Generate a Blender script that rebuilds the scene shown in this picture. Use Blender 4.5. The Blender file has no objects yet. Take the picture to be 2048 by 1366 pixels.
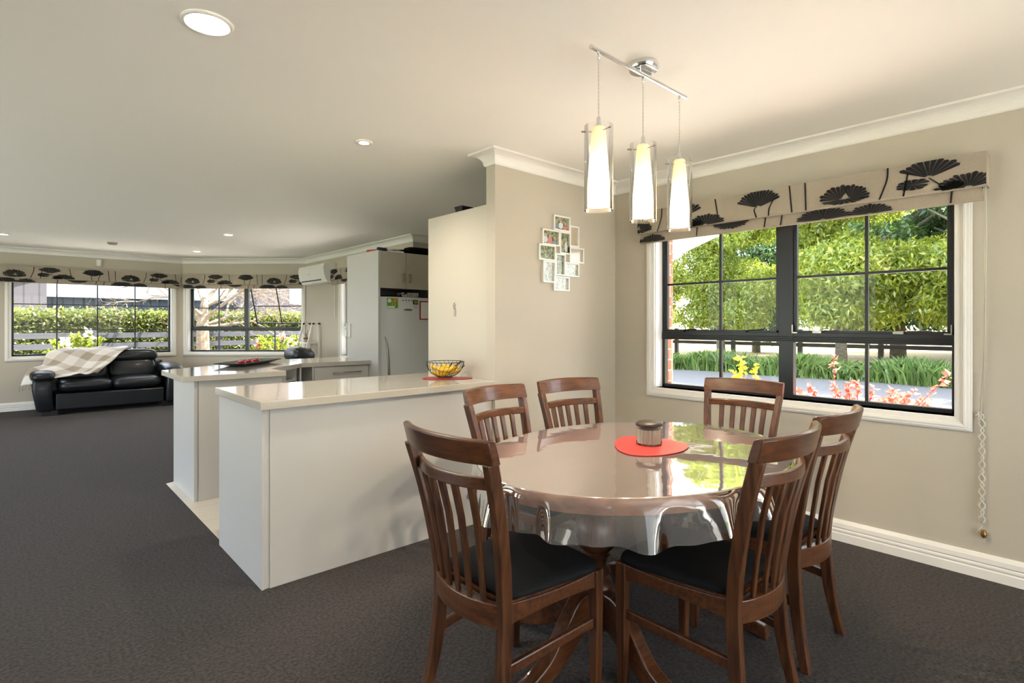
import bpy, math, random
import numpy as np
from mathutils import Vector, Matrix
random.seed(7)
SC = bpy.context.scene
COL = SC.collection
PI = math.pi
R = math.radians
# ------------------------------------------------------------------ camera
HEAD = 47.6
cam_d = bpy.data.cameras.new('camera'); cam = bpy.data.objects.new('camera', cam_d); COL.objects.link(cam)
cam.location = (0, 0, 1.28); cam.rotation_euler = (R(90), 0, R(HEAD - 90))
cam_d.sensor_width = 36.0; cam_d.lens = 36.0 * 1091.0 / 2048.0; cam_d.shift_y = -35.0 / 2048.0
cam_d.clip_start = 0.05; cam_d.clip_end = 600
SC.camera = cam
# ------------------------------------------------------------------ view, world, sun
SC.view_settings.view_transform = 'Standard'; SC.view_settings.look = 'None'
SC.view_settings.gamma = 1.0; SC.view_settings.use_curve_mapping = False
SC.view_settings.exposure = 2.27
W = bpy.data.worlds.new('sky'); SC.world = W; W.use_nodes = True
wn = W.node_tree.nodes; wl = W.node_tree.links
bg = wn['Background']
sky = wn.new('ShaderNodeTexSky'); sky.sky_type = 'NISHITA'; sky.sun_disc = False
sky.sun_elevation = R(52); sky.sun_rotation = R(125); sky.air_density = 1.0; sky.dust_density = 2.0
mx = wn.new('ShaderNodeMix'); mx.data_type = 'RGBA'; mx.inputs[0].default_value = 0.72
mx.inputs[7].default_value = (3.1, 3.25, 3.5, 1)
scl = wn.new('ShaderNodeVectorMath'); scl.operation = 'SCALE'; scl.inputs['Scale'].default_value = 1.0
wl.new(sky.outputs[0], scl.inputs[0]); wl.new(scl.outputs[0], mx.inputs[6]); wl.new(mx.outputs[2], bg.inputs[0])
bg.inputs[1].default_value = 0.36
sd = bpy.data.lights.new('sun', 'SUN'); sd.energy = 8.0; sd.angle = R(0.6); sd.color = (1.0, 0.95, 0.86)
sun = bpy.data.objects.new('sun', sd); COL.objects.link(sun)
sdir = Vector((-0.88 * math.cos(R(52)), 0.47 * math.cos(R(52)), -math.sin(R(52))))
sun.rotation_euler = sdir.to_track_quat('-Z', 'Y').to_euler(); sun.location = (20, -10, 30)

# ------------------------------------------------------------------ materials
def mat(name, col=(.8, .8, .8), rough=.5, metal=0, coat=0, spec=.5, sheen=0, col2=None, nscale=8, stretch=(1, 1, 1),
        bump=0, bscale=200, detail=4, c2fac=(.35, .65), trans=0, ior=1.45):
    m = bpy.data.materials.new(name); m.use_nodes = True
    n = m.node_tree.nodes; l = m.node_tree.links; b = n['Principled BSDF']
    b.inputs['Base Color'].default_value = (*col, 1); b.inputs['Roughness'].default_value = rough
    b.inputs['Metallic'].default_value = metal; b.inputs['Specular IOR Level'].default_value = spec
    b.inputs['Coat Weight'].default_value = coat; b.inputs['Coat Roughness'].default_value = .08
    b.inputs['Sheen Weight'].default_value = sheen; b.inputs['Transmission Weight'].default_value = trans
    b.inputs['IOR'].default_value = ior
    tc = n.new('ShaderNodeTexCoord'); mp = n.new('ShaderNodeMapping'); mp.inputs['Scale'].default_value = stretch
    l.new(tc.outputs['Object'], mp.inputs[0])
    if col2:
        t = n.new('ShaderNodeTexNoise'); t.inputs['Scale'].default_value = nscale; t.inputs['Detail'].default_value = detail
        l.new(mp.outputs[0], t.inputs['Vector'])
        r = n.new('ShaderNodeMapRange'); r.inputs[1].default_value = c2fac[0]; r.inputs[2].default_value = c2fac[1]
        l.new(t.outputs[0], r.inputs[0])
        x = n.new('ShaderNodeMix'); x.data_type = 'RGBA'; x.inputs[6].default_value = (*col, 1); x.inputs[7].default_value = (*col2, 1)
        l.new(r.outputs[0], x.inputs[0]); l.new(x.outputs[2], b.inputs['Base Color'])
    if bump:
        t2 = n.new('ShaderNodeTexNoise'); t2.inputs['Scale'].default_value = bscale; t2.inputs['Detail'].default_value = 3
        l.new(mp.outputs[0], t2.inputs['Vector'])
        bp = n.new('ShaderNodeBump'); bp.inputs['Strength'].default_value = bump; bp.inputs['Distance'].default_value = .01
        l.new(t2.outputs[0], bp.inputs['Height']); l.new(bp.outputs[0], b.inputs['Normal'])
    return m

def emis(name, col, s):
    m = bpy.data.materials.new(name); m.use_nodes = True; n = m.node_tree.nodes
    b = n['Principled BSDF']; b.inputs['Base Color'].default_value = (*col, 1)
    b.inputs['Emission Color'].default_value = (*col, 1); b.inputs['Emission Strength'].default_value = s
    return m

def leafmat(name, c1, c2, tr=.45, rough=.45):
    m = bpy.data.materials.new(name); m.use_nodes = True; n = m.node_tree.nodes; l = m.node_tree.links
    n.remove(n['Principled BSDF']); out = n['Material Output']
    g = n.new('ShaderNodeNewGeometry'); x = n.new('ShaderNodeMix'); x.data_type = 'RGBA'
    x.inputs[6].default_value = (*c1, 1); x.inputs[7].default_value = (*c2, 1)
    l.new(g.outputs['Random Per Island'], x.inputs[0])
    d = n.new('ShaderNodeBsdfDiffuse'); t = n.new('ShaderNodeBsdfTranslucent'); gl = n.new('ShaderNodeBsdfGlossy')
    gl.inputs['Roughness'].default_value = rough; gl.inputs['Color'].default_value = (.9, .9, .9, 1)
    l.new(x.outputs[2], d.inputs[0]); l.new(x.outputs[2], t.inputs[0])
    a = n.new('ShaderNodeMixShader'); a.inputs[0].default_value = tr
    b = n.new('ShaderNodeMixShader'); b.inputs[0].default_value = .06
    l.new(d.outputs[0], a.inputs[1]); l.new(t.outputs[0], a.inputs[2]); l.new(a.outputs[0], b.inputs[1]); l.new(gl.outputs[0], b.inputs[2])
    l.new(b.outputs[0], out.inputs[0]); return m

def glassmat(name, milk=0.0, mcol=(.9, .85, .85), rough=0.0, ior=1.45, bump=0, bscale=6, tint=(1, 1, 1), boost=1.0):
    m = bpy.data.materials.new(name); m.use_nodes = True; n = m.node_tree.nodes; l = m.node_tree.links
    n.remove(n['Principled BSDF']); out = n['Material Output']
    fr = n.new('ShaderNodeFresnel'); fr.inputs[0].default_value = ior
    t = n.new('ShaderNodeBsdfTransparent'); t.inputs[0].default_value = (*tint, 1)
    g = n.new('ShaderNodeBsdfGlossy'); g.inputs['Roughness'].default_value = rough
    d = n.new('ShaderNodeBsdfDiffuse'); d.inputs[0].default_value = (*mcol, 1)
    a = n.new('ShaderNodeMixShader'); a.inputs[0].default_value = milk
    l.new(t.outputs[0], a.inputs[1]); l.new(d.outputs[0], a.inputs[2])
    b = n.new('ShaderNodeMixShader')
    mu = n.new('ShaderNodeMath'); mu.operation = 'MULTIPLY'; mu.inputs[1].default_value = boost; mu.use_clamp = True
    l.new(fr.outputs[0], mu.inputs[0]); l.new(mu.outputs[0], b.inputs[0])
    l.new(a.outputs[0], b.inputs[1]); l.new(g.outputs[0], b.inputs[2]); l.new(b.outputs[0], out.inputs[0])
    if bump:
        tc = n.new('ShaderNodeTexCoord'); nt = n.new('ShaderNodeTexNoise'); nt.inputs['Scale'].default_value = bscale
        l.new(tc.outputs['Object'], nt.inputs['Vector'])
        bp = n.new('ShaderNodeBump'); bp.inputs['Strength'].default_value = bump; bp.inputs['Distance'].default_value = .02
        l.new(nt.outputs[0], bp.inputs['Height']); l.new(bp.outputs[0], g.inputs['Normal']); l.new(bp.outputs[0], fr.inputs['Normal'])
    return m

M = {}
M['wall'] = mat('wall_paint', (.515, .468, .385), .75, bump=.02, bscale=300)
M['ceil'] = mat('ceiling_paint', (.89, .868, .795), .7)
M['white'] = mat('white_gloss_paint', (.82, .80, .75), .35)
M['lining'] = mat('white_reveal_paint', (.88, .88, .88), .35)
M['carpet'] = mat('charcoal_carpet', (.006, .0045, .004), .95, sheen=.10, col2=(.052, .038, .031), nscale=75, detail=8, bump=1.0, bscale=220, c2fac=(.38, .62))
M['tile'] = mat('cream_tile', (.62, .56, .46), .3)
M['black_alu'] = mat('black_aluminium', (.012, .013, .014), .35)
M['glass'] = glassmat('window_glass', ior=1.2, boost=.8)
M['wood'] = mat('stained_wood', (.118, .043, .015), .36, coat=.12, col2=(.036, .012, .005), nscale=9, stretch=(7, 7, .45), c2fac=(.32, .68), bump=.04, bscale=60)
M['woodx'] = mat('stained_wood_along', (.115, .040, .014), .32, coat=.2, col2=(.045, .015, .006), nscale=9, stretch=(.5, 7, 7), c2fac=(.32, .7), bump=.03, bscale=60)
M['tablewood'] = mat('table_wood', (.46, .23, .14), .35, coat=.3, col2=(.31, .14, .085), nscale=5, stretch=(.6, 5, 5))
M['padblack'] = mat('black_fabric', (.006, .0066, .007), .8, spec=.25, bump=.2, bscale=900)
M['vinyl'] = glassmat('clear_vinyl', milk=.45, mcol=(.50, .43, .46), rough=.035, ior=1.5, bump=.06, bscale=6, boost=.78)
M['vinyl_skirt'] = glassmat('clear_vinyl_skirt', milk=.22, mcol=(.40, .39, .37), rough=.04, ior=1.5, bump=.10, bscale=8, boost=1.0)
M['bench'] = mat('cream_stone', (.54, .50, .43), .10, coat=.4, col2=(.47, .43, .36), nscale=260, detail=2)
M['cab'] = mat('white_cabinet', (.545, .53, .50), .4)
M['cabw'] = mat('cream_cabinet', (.52, .48, .40), .35)
M['chrome'] = mat('chrome', (.75, .76, .78), .12, metal=1)
M['steel'] = mat('brushed_steel', (.42, .39, .34), .35, metal=1)
M['cglass'] = glassmat('clear_glass', ior=1.28, boost=1.2)
M['opal'] = None
M['red'] = mat('red_leatherette', (.43, .030, .028), .38, bump=.08, bscale=500)
M['darkred'] = mat('dark_red_leatherette', (.34, .028, .02), .4)
M['blackmetal'] = mat('black_metal', (.012, .011, .010), .4)
M['leather'] = mat('black_leather', (.009, .011, .014), .36, spec=.45, bump=.35, bscale=9, coat=.06)
M['fridge'] = mat('fridge_enamel', (.80, .83, .85), .22, coat=.3)
M['linen'] = mat('linen', (.40, .34, .265), .85, col2=(.36, .305, .235), nscale=120, bump=.1, bscale=700)
M['ink'] = mat('black_print', (.008, .008, .009), .8)
M['cord'] = mat('cream_cord', (.62, .58, .48), .8)
M['brass'] = mat('old_brass', (.32, .19, .06), .35, metal=.8)
M['plastic'] = mat('white_plastic', (.78, .77, .72), .3)
M['gravel'] = mat('pale_gravel', (.19, .19, .19), .95, col2=(.13, .13, .135), nscale=30, detail=8, bump=.6, bscale=60)
M['paving'] = mat('pale_concrete', (.74, .72, .68), .9, col2=(.66, .64, .60), nscale=5)  # pale ground colour, raised to bounce sunlight indoors
M['lawn'] = mat('green_lawn', (.10, .14, .04), .95, col2=(.16, .19, .06), nscale=20, detail=8)
M['field'] = mat('dry_golden_grass', (.36, .26, .10), .95, col2=(.28, .21, .08), nscale=3, detail=8)
M['brick'] = mat('red_brick', (.36, .13, .08), .85)
M['soffit'] = mat('cream_soffit', (.75, .70, .55), .7)
M['bark'] = mat('grey_bark', (.20, .17, .14), .9, col2=(.10, .085, .07), nscale=9, stretch=(1, 1, 4), bump=.6, bscale=14)
M['palebark'] = mat('pale_bark', (.25, .195, .135), .9, col2=(.15, .12, .085), nscale=7, stretch=(1, 1, 3), bump=.5, bscale=14)
M['fencegrey'] = mat('weathered_fence', (.055, .058, .068), .85, col2=(.04, .042, .05), nscale=6, stretch=(.5, 5, 5))
M['fenceblack'] = mat('black_fence', (.018, .018, .02), .8)
M['leafA'] = leafmat('leaf_fresh', (.50, .54, .05), (.20, .31, .05), .58)
M['leafB'] = leafmat('leaf_deep', (.05, .12, .035), (.11, .20, .045), .4)
M['leafH'] = leafmat('leaf_hedge', (.20, .20, .022), (.07, .12, .02))
M['leafR'] = leafmat('leaf_rose', (.34, .36, .02), (.13, .23, .02))
M['leafY'] = leafmat('leaf_yellow', (.75, .60, .02), (.60, .50, .02), .5)
M['leafRed'] = leafmat('leaf_red', (.85, .12, .08), (.80, .24, .18), .5)
M['petal'] = leafmat('petal_cream', (.9, .85, .7), (.8, .75, .6), .3)
M['petalr'] = leafmat('petal_pink', (.8, .25, .25), (.85, .45, .42), .3)
M['grassblade'] = leafmat('strap_leaf', (.13, .26, .06), (.28, .40, .10), .35)
M['banana'] = mat('banana_skin', (.78, .50, .03), .45, col2=(.55, .33, .02), nscale=9)
M['bananatip'] = mat('banana_stem', (.06, .035, .015), .7)
M['navy'] = mat('dark_tray', (.015, .018, .022), .2, coat=.3)
M['copper'] = mat('copper_box', (.25, .10, .05), .3, metal=.7)
M['terracotta'] = mat('beige_pot', (.45, .33, .24), .7)
M['jarfill'] = mat('beige_sugar', (.50, .40, .31), .8)
M['espresso'] = mat('dark_lid', (.022, .014, .010), .45)
M['greenmag'] = mat('green_card', (.12, .42, .03), .5)
M['orange'] = mat('orange_print', (.75, .25, .03), .5)
M['paper'] = mat('white_paper', (.85, .85, .84), .6)
M['skin'] = mat('print_skin', (.55, .33, .25), .6)
M['shirtA'] = mat('print_grey', (.25, .28, .33), .6)
M['shirtB'] = mat('print_pale', (.62, .64, .68), .6)
M['shirtC'] = mat('print_rose', (.60, .22, .22), .6)
M['photobg'] = mat('photo_print_foliage', (.05, .08, .03), .3, coat=.4, col2=(.38, .42, .26), nscale=60, detail=3)
M['photobg2'] = mat('photo_print_pale', (.30, .35, .30), .3, coat=.4, col2=(.65, .68, .62), nscale=70, detail=3)
M['photoempty'] = mat('beige_backing', (.50, .44, .33), .2, coat=.8)

def brickify(m, c1, c2, mort, sc=4.0):
    n = m.node_tree.nodes; l = m.node_tree.links; b = n['Principled BSDF']
    tc = n.new('ShaderNodeTexCoord'); sp = n.new('ShaderNodeSeparateXYZ'); cb = n.new('ShaderNodeCombineXYZ')
    ad = n.new('ShaderNodeMath'); ad.operation = 'ADD'
    l.new(tc.outputs['Object'], sp.inputs[0]); l.new(sp.outputs[0], ad.inputs[0]); l.new(sp.outputs[1], ad.inputs[1])
    l.new(ad.outputs[0], cb.inputs[0]); l.new(sp.outputs[2], cb.inputs[1])
    t = n.new('ShaderNodeTexBrick'); t.inputs['Scale'].default_value = sc
    t.inputs['Color1'].default_value = (*c1, 1); t.inputs['Color2'].default_value = (*c2, 1); t.inputs['Mortar'].default_value = (*mort, 1)
    t.inputs['Mortar Size'].default_value = .015
    l.new(cb.outputs[0], t.inputs['Vector']); l.new(t.outputs[0], b.inputs['Base Color'])
brickify(M['brick'], (.42, .14, .08), (.32, .10, .06), (.45, .40, .34), 3.0)

def stripes(name, c1, c2, axis, freq, thin=.1, rough=.6, metal=0):
    m = mat(name, c1, rough, metal=metal); n = m.node_tree.nodes; l = m.node_tree.links; b = n['Principled BSDF']
    tc = n.new('ShaderNodeTexCoord'); sp = n.new('ShaderNodeSeparateXYZ'); l.new(tc.outputs['Object'], sp.inputs[0])
    mu = n.new('ShaderNodeMath'); mu.operation = 'MULTIPLY'; mu.inputs[1].default_value = freq; l.new(sp.outputs[axis], mu.inputs[0])
    fr = n.new('ShaderNodeMath'); fr.operation = 'FRACT'; l.new(mu.outputs[0], fr.inputs[0])
    gt = n.new('ShaderNodeMath'); gt.operation = 'LESS_THAN'; gt.inputs[1].default_value = thin; l.new(fr.outputs[0], gt.inputs[0])
    x = n.new('ShaderNodeMix'); x.data_type = 'RGBA'; x.inputs[6].default_value = (*c1, 1); x.inputs[7].default_value = (*c2, 1)
    l.new(gt.outputs[0], x.inputs[0]); l.new(x.outputs[2], b.inputs['Base Color']); return m
M['tilefloor'] = stripes('cream_tile_floor', (.66, .60, .50), (.42, .38, .32), 1, 1 / .33, .012, .25)
M['barnroof'] = stripes('ribbed_pale_roof', (.21, .26, .34), (.11, .15, .21), 0, 1 / .6, .09, .5)
M['barnwall'] = stripes('dark_clad_wall', (.028, .036, .055), (.012, .015, .022), 0, 1 / .35, .2, .7)
M['barnbrown'] = stripes('brown_clad_wall', (.06, .052, .06), (.033, .03, .036), 0, 1 / .45, .12, .8)

def plaid():
    m = mat('plaid_wool', (.6, .57, .52), .9, sheen=.4, bump=.4, bscale=300); n = m.node_tree.nodes; l = m.node_tree.links; b = n['Principled BSDF']
    uv = n.new('ShaderNodeUVMap'); uv.uv_map = 'uv'
    t = n.new('ShaderNodeSeparateXYZ'); l.new(uv.outputs[0], t.inputs[0])
    def band(o, f):
        mu = n.new('ShaderNodeMath'); mu.operation = 'MULTIPLY'; mu.inputs[1].default_value = f; l.new(o, mu.inputs[0])
        fr = n.new('ShaderNodeMath'); fr.operation = 'FRACT'; l.new(mu.outputs[0], fr.inputs[0])
        g = n.new('ShaderNodeMath'); g.operation = 'LESS_THAN'; g.inputs[1].default_value = .45; l.new(fr.outputs[0], g.inputs[0]); return g
    a = band(t.outputs[0], 3.2); c = band(t.outputs[1], 3.2)
    s = n.new('ShaderNodeMath'); s.operation = 'ADD'; l.new(a.outputs[0], s.inputs[0]); l.new(c.outputs[0], s.inputs[1])
    h = n.new('ShaderNodeMath'); h.operation = 'MULTIPLY'; h.inputs[1].default_value = .5; l.new(s.outputs[0], h.inputs[0])
    r = n.new('ShaderNodeValToRGB'); r.color_ramp.elements[0].color = (.72, .70, .67, 1); r.color_ramp.elements[1].color = (.33, .28, .22, 1)
    l.new(h.outputs[0], r.inputs[0]); l.new(r.outputs[0], b.inputs['Base Color']); return m
M['plaid'] = plaid()

def opal():
    m = bpy.data.materials.new('opal_glass'); m.use_nodes = True; n = m.node_tree.nodes; l = m.node_tree.links
    n.remove(n['Principled BSDF']); out = n['Material Output']
    d = n.new('ShaderNodeBsdfDiffuse'); d.inputs[0].default_value = (.86, .84, .78, 1)
    t = n.new('ShaderNodeBsdfTranslucent'); t.inputs[0].default_value = (.95, .86, .68, 1)
    a = n.new('ShaderNodeMixShader'); a.inputs[0].default_value = .45
    l.new(d.outputs[0], a.inputs[1]); l.new(t.outputs[0], a.inputs[2]); l.new(a.outputs[0], out.inputs[0]); return m
M['opal'] = opal()

# ------------------------------------------------------------------ mesh helpers
class MB:
    def __init__(s): s.v = []; s.f = []; s.m = []
    def add(s, vs, fs, mi=0):
        o = len(s.v); s.v += [tuple(p) for p in vs]; s.f += [tuple(i + o for i in f) for f in fs]; s.m += [mi] * len(fs); return s
    def box(s, x0, y0, z0, x1, y1, z1, mi=0):
        x0, x1 = sorted((x0, x1)); y0, y1 = sorted((y0, y1)); z0, z1 = sorted((z0, z1))
        return s.add([(x0, y0, z0), (x1, y0, z0), (x1, y1, z0), (x0, y1, z0), (x0, y0, z1), (x1, y0, z1), (x1, y1, z1), (x0, y1, z1)],
                     [(0, 3, 2, 1), (4, 5, 6, 7), (0, 1, 5, 4), (1, 2, 6, 5), (2, 3, 7, 6), (3, 0, 4, 7)], mi)
    def loft(s, rings, close=False, caps=True, mi=0):
        n = len(rings[0]); vs = [p for r in rings for p in r]; fs = []
        k = len(rings)
        for i in range(k if close else k - 1):
            a = i * n; b = ((i + 1) % k) * n
            for j in range(n): fs.append((a + j, a + (j + 1) % n, b + (j + 1) % n, b + j))
        if caps and not close: fs.append(tuple(range(n - 1, -1, -1))); fs.append(tuple((k - 1) * n + j for j in range(n)))
        return s.add(vs, fs, mi)
    def tube(s, pts, r, seg=8, caps=True, close=False, mi=0):
        P = [Vector(p) for p in pts]; rings = []; n = len(P); prev = None
        for i, p in enumerate(P):
            if close: t = (P[(i + 1) % n] - P[i - 1])
            else: t = P[min(i + 1, n - 1)] - P[max(i - 1, 0)]
            t.normalize()
            if prev is None:
                a = Vector((0, 0, 1)) if abs(t.z) < .9 else Vector((1, 0, 0)); u = t.cross(a).normalized()
            else: u = (prev - t * prev.dot(t)).normalized()
            prev = u; w = t.cross(u); rr = r[i] if isinstance(r, (list, tuple)) else r
            rings.append([p + (u * math.cos(2 * PI * j / seg) + w * math.sin(2 * PI * j / seg)) * rr for j in range(seg)])
        return s.loft(rings, close, caps, mi)
    def lathe(s, prof, c=(0, 0), seg=24, mi=0, caps=True):
        rings = [[(c[0] + r * math.cos(2 * PI * j / seg), c[1] + r * math.sin(2 * PI * j / seg), z) for j in range(seg)] for r, z in prof]
        return s.loft(rings, False, caps, mi)
    def prism(s, poly, z0, z1, mi=0):
        n = len(poly); return s.add([(x, y, z0) for x, y in poly] + [(x, y, z1) for x, y in poly],
            [tuple(range(n - 1, -1, -1)), tuple(range(n, 2 * n))] + [(i, (i + 1) % n, n + (i + 1) % n, n + i) for i in range(n)], mi)
    def prismy(s, poly, y0, y1, mi=0):   # poly in x,z
        n = len(poly); return s.add([(x, y0, z) for x, z in poly] + [(x, y1, z) for x, z in poly],
            [tuple(range(n)), tuple(range(2 * n - 1, n - 1, -1))] + [(i, n + i, n + (i + 1) % n, (i + 1) % n) for i in range(n)], mi)
    def sup(s, c, d, e=.4, e2=None, rot=None, nu=28, nv=16, mi=0, fn=None):   # rounded cushion (superellipsoid); d = full sizes
        e2 = e if e2 is None else e2
        def sp(w, p): return math.copysign(abs(w) ** p, w)
        rings = []
        for i in range(nv + 1):
            ph = -PI / 2 + PI * i / nv; ph = max(min(ph, PI / 2 - .02), -PI / 2 + .02); ring = []
            for j in range(nu):
                th = 2 * PI * j / nu
                p = Vector((d[0] / 2 * sp(math.cos(ph), e2) * sp(math.cos(th), e), d[1] / 2 * sp(math.cos(ph), e2) * sp(math.sin(th), e), d[2] / 2 * sp(math.sin(ph), e2)))
                if fn: p = fn(p)
                if rot: p = rot @ p
                ring.append(p + Vector(c))
            rings.append(ring)
        return s.loft(rings, False, True, mi)
    def build(s, name, material, parent=None, smooth=False, bevel=0, bseg=2, local=False, subsurf=0, auto=None):
        me = bpy.data.meshes.new(name)
        v = s.v
        if parent is not None and not local:
            mw = world(parent).inverted(); v = [tuple(mw @ Vector(p)) for p in v]
        me.from_pydata(v, [], s.f); me.update()
        ms = material if isinstance(material, (list, tuple)) else [material]
        for m in ms: me.materials.append(m)
        if len(ms) > 1: me.polygons.foreach_set('material_index', s.m)
        if smooth: me.polygons.foreach_set('use_smooth', [True] * len(me.polygons))
        me.update()
        o = bpy.data.objects.new(name, me); COL.objects.link(o)
        if parent is not None: o.parent = parent
        if bevel:
            b = o.modifiers.new('bevel', 'BEVEL'); b.width = bevel; b.segments = bseg; b.limit_method = 'ANGLE'; b.angle_limit = R(35)
        if subsurf:
            b = o.modifiers.new('sub', 'SUBSURF'); b.levels = subsurf; b.render_levels = subsurf
        if smooth and auto:
            me.set_sharp_from_angle(angle=R(auto))
        return o

def world(o):
    m = Matrix.Identity(4)
    while o is not None:
        m = Matrix.LocRotScale(o.location, o.rotation_euler, o.scale) @ m; o = o.parent
    return m
def thing(name, label=None, cat=None, loc=(0, 0, 0), rz=0, group=None, kind=None):
    o = bpy.data.objects.new(name, None); COL.objects.link(o); o.location = loc; o.rotation_euler = (0, 0, rz)
    o.empty_display_size = .1
    return tag(o, label, cat, group, kind)
def tag(o, label=None, cat=None, group=None, kind=None):
    if label: o['label'] = label
    if cat: o['category'] = cat
    if group: o['group'] = group
    if kind: o['kind'] = kind
    return o
def struct(o): o['kind'] = 'structure'; return o
def copy_tree(o, parent=None):
    c = o.copy(); COL.objects.link(c)
    if parent is not None: c.parent = parent
    for ch in [x for x in bpy.data.objects if x.parent == o]: copy_tree(ch, c)
    return c
def catmull(pts, n=6):
    P = [Vector(p) for p in pts]; P = [P[0] * 2 - P[1]] + P + [P[-1] * 2 - P[-2]]; out = []
    for i in range(1, len(P) - 2):
        for k in range(n):
            t = k / n; a, b, c, d = P[i - 1:i + 3]
            out.append(.5 * ((2 * b) + (c - a) * t + (2 * a - 5 * b + 4 * c - d) * t * t + (3 * b - a - 3 * c + d) * t ** 3))
    out.append(P[-2]); return out
def npmesh(name, verts, nper, material, parent=None, mi=None):
    k = len(verts) // nper; me = bpy.data.meshes.new(name); me.vertices.add(len(verts))
    me.vertices.foreach_set('co', verts.astype(np.float32).ravel()); me.loops.add(len(verts))
    me.loops.foreach_set('vertex_index', np.arange(len(verts), dtype=np.int32))
    me.polygons.add(k); me.polygons.foreach_set('loop_start', np.arange(0, len(verts), nper, dtype=np.int32))
    me.polygons.foreach_set('loop_total', np.full(k, nper, dtype=np.int32))
    me.update(calc_edges=True); me.validate()
    me.materials.append(material); o = bpy.data.objects.new(name, me); COL.objects.link(o)
    if parent is not None: o.parent = parent
    return o
def leaves(centers, ln, wd, rng, droop=.3, dirs=None):
    n = len(centers)
    a = rng.normal(size=(n, 3)) if dirs is None else dirs + rng.normal(size=(n, 3)) * .5
    a[:, 2] -= droop; a /= np.linalg.norm(a, axis=1)[:, None]
    b = rng.normal(size=(n, 3)); b = np.cross(a, b); b /= np.linalg.norm(b, axis=1)[:, None]
    s = rng.uniform(.7, 1.3, (n, 1)); L = a * ln * s; Wd = b * wd * s * .5
    nrm = np.cross(a, b) * (wd * .25) * s
    v = np.stack([centers, centers + L * .35 + Wd + nrm, centers + L, centers + L * .35 - Wd + nrm], 1)
    return v.reshape(-1, 3)
def blob_points(n, blobs, rng, inner=.55):
    w = np.array([b[3] ** 2 for b in blobs]); idx = rng.choice(len(blobs), n, p=w / w.sum()); B = np.array(blobs)[idx]
    d = rng.normal(size=(n, 3)); d /= np.linalg.norm(d, axis=1)[:, None]
    r = B[:, 3:4] * rng.uniform(inner, 1.0, (n, 1))
    return B[:, :3] + d * r * np.array([1, 1, .8])

# ------------------------------------------------------------------ shell
CE = 2.41; GZ = -0.25
XR = 3.61; YE = 2.71; XL = -3.2; YB = -2.6; YF = 10.86; XV = 3.75; KX = 4.75; KY = 5.97
C1 = (2.168, YF); C2 = (XV, 9.43)
BL = math.hypot(C2[0] - C1[0], C2[1] - C1[1]); BANG = math.atan2(C2[1] - C1[1], C2[0] - C1[0])
SILL = .80; HEADZ = 2.06
# floor: carpet, and a tiled kitchen area inside it
def floor_part(): pass
fl = MB(); fl.prism([(XL - .2, YB - .2), (XR + .2, YB - .2), (XR + .2, YE + .05), (.90, YE + .05), (.90, 5.1), (2.7, 5.8), (XV + .2, 5.95), (XV + .2, YF), (C2[0], YF + .2), (XL - .2, YF + .2)], -.2, 0)
struct(fl.build('floor', M['carpet']))
tl = MB(); tl.prism([(.90, YE + .05), (KX + .1, YE + .05), (KX + .1, KY + .1), (XV + .2, 5.95), (2.7, 5.8), (.90, 5.1)], -.2, 0)
struct(tl.build('floor_kitchen', M['tilefloor']))
struct(MB().box(XL - .3, YB - .3, CE, KX + .3, YF + .3, CE + .12).build('ceiling', M['ceil']))

def wall_with_open(name, loc, rz, length, opens, th=.2, start=0, ext=None):
    """local x along the wall seen left to right from inside, y outward"""
    t = thing(name, loc=loc, rz=rz, kind='structure')
    mb = MB(); x = start
    for a, b, z0, z1 in sorted(opens):
        mb.box(x, 0, 0, a, th, CE); mb.box(a, 0, 0, b, th, z0); mb.box(a, 0, z1, b, th, CE); x = b
    mb.box(x, 0, 0, length, th, CE)
    o = mb.build('wall_panel', M['wall'], t, local=True)
    if ext:
        eb = MB(); x = start; th2 = th + .1
        for a, b, z0, z1 in sorted(opens):
            eb.box(x, th, GZ, a, th2, CE); eb.box(a, th, GZ, b, th2, z0); eb.box(a, th, z1, b, th2, CE); x = b
        eb.box(x, th, GZ, length, th2, CE); eb.build('brick_face', M['brick'], t, local=True)
    return t
# right (dining) wall, local x runs from y=YE towards -y
wall_with_open('wall_right', (XR, YE, 0), R(-90), YE - YB, [(YE - 2.335, YE - .54, SILL, HEADZ)], th=.13, ext=True)
wall_with_open('wall_far', (XL, YF, 0), 0, C1[0] - XL, [(3.17, 5.199, SILL, HEADZ)], th=.13, ext=True)
wall_with_open('wall_bay', (*C1, 0), BANG, BL, [(.085, 2.06, SILL, HEADZ)], th=.13)
wall_with_open('wall_lounge', (XV, C2[1], 0), R(-90), C2[1] - KY, [(C2[1] - 8.03, C2[1] - 6.45, SILL, HEADZ)], th=.13, ext=True)
wall_with_open('wall_left', (XL, YB, 0), R(90), YF - YB, [(5.2, 12.4, .05, 2.2)], th=.2)
wall_with_open('wall_back', (KX, YB, 0), R(180), KX - XL, [(1.5, 5.7, .03, 2.3)], th=.2)
struct(MB().box(2.325, YE, 0, XR + .23, YE + .09, CE).box(XR + .10, YE + .09, 0, XR + .23, 3.0, CE).box(XR + .10, 3.0, 0, KX + .13, 3.08, CE).build('wall_partition', M['wall']))
struct(MB().box(XV, KY, 0, KX + .13, KY + .13, CE).build('wall_kitchen_back', M['wall']))
struct(MB().box(KX, 3.08, 0, KX + .13, KY, CE).build('wall_kitchen_right', M['wall']))
struct(MB().box(XR + .232, 2.94, GZ, 4.86, 2.999, 2.3).build('wall_wing', M['brick']))
struct(MB().prism([(XR + .23, 5.6), (8.2, 5.6), (7.26, 4.29), (4.80, 1.80), (4.80, YB), (XR + .23, YB)], 2.3, 2.36).build('trim_eave', M['soffit']))  # real soffit; its unseen dining run is widened to block sun

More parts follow.
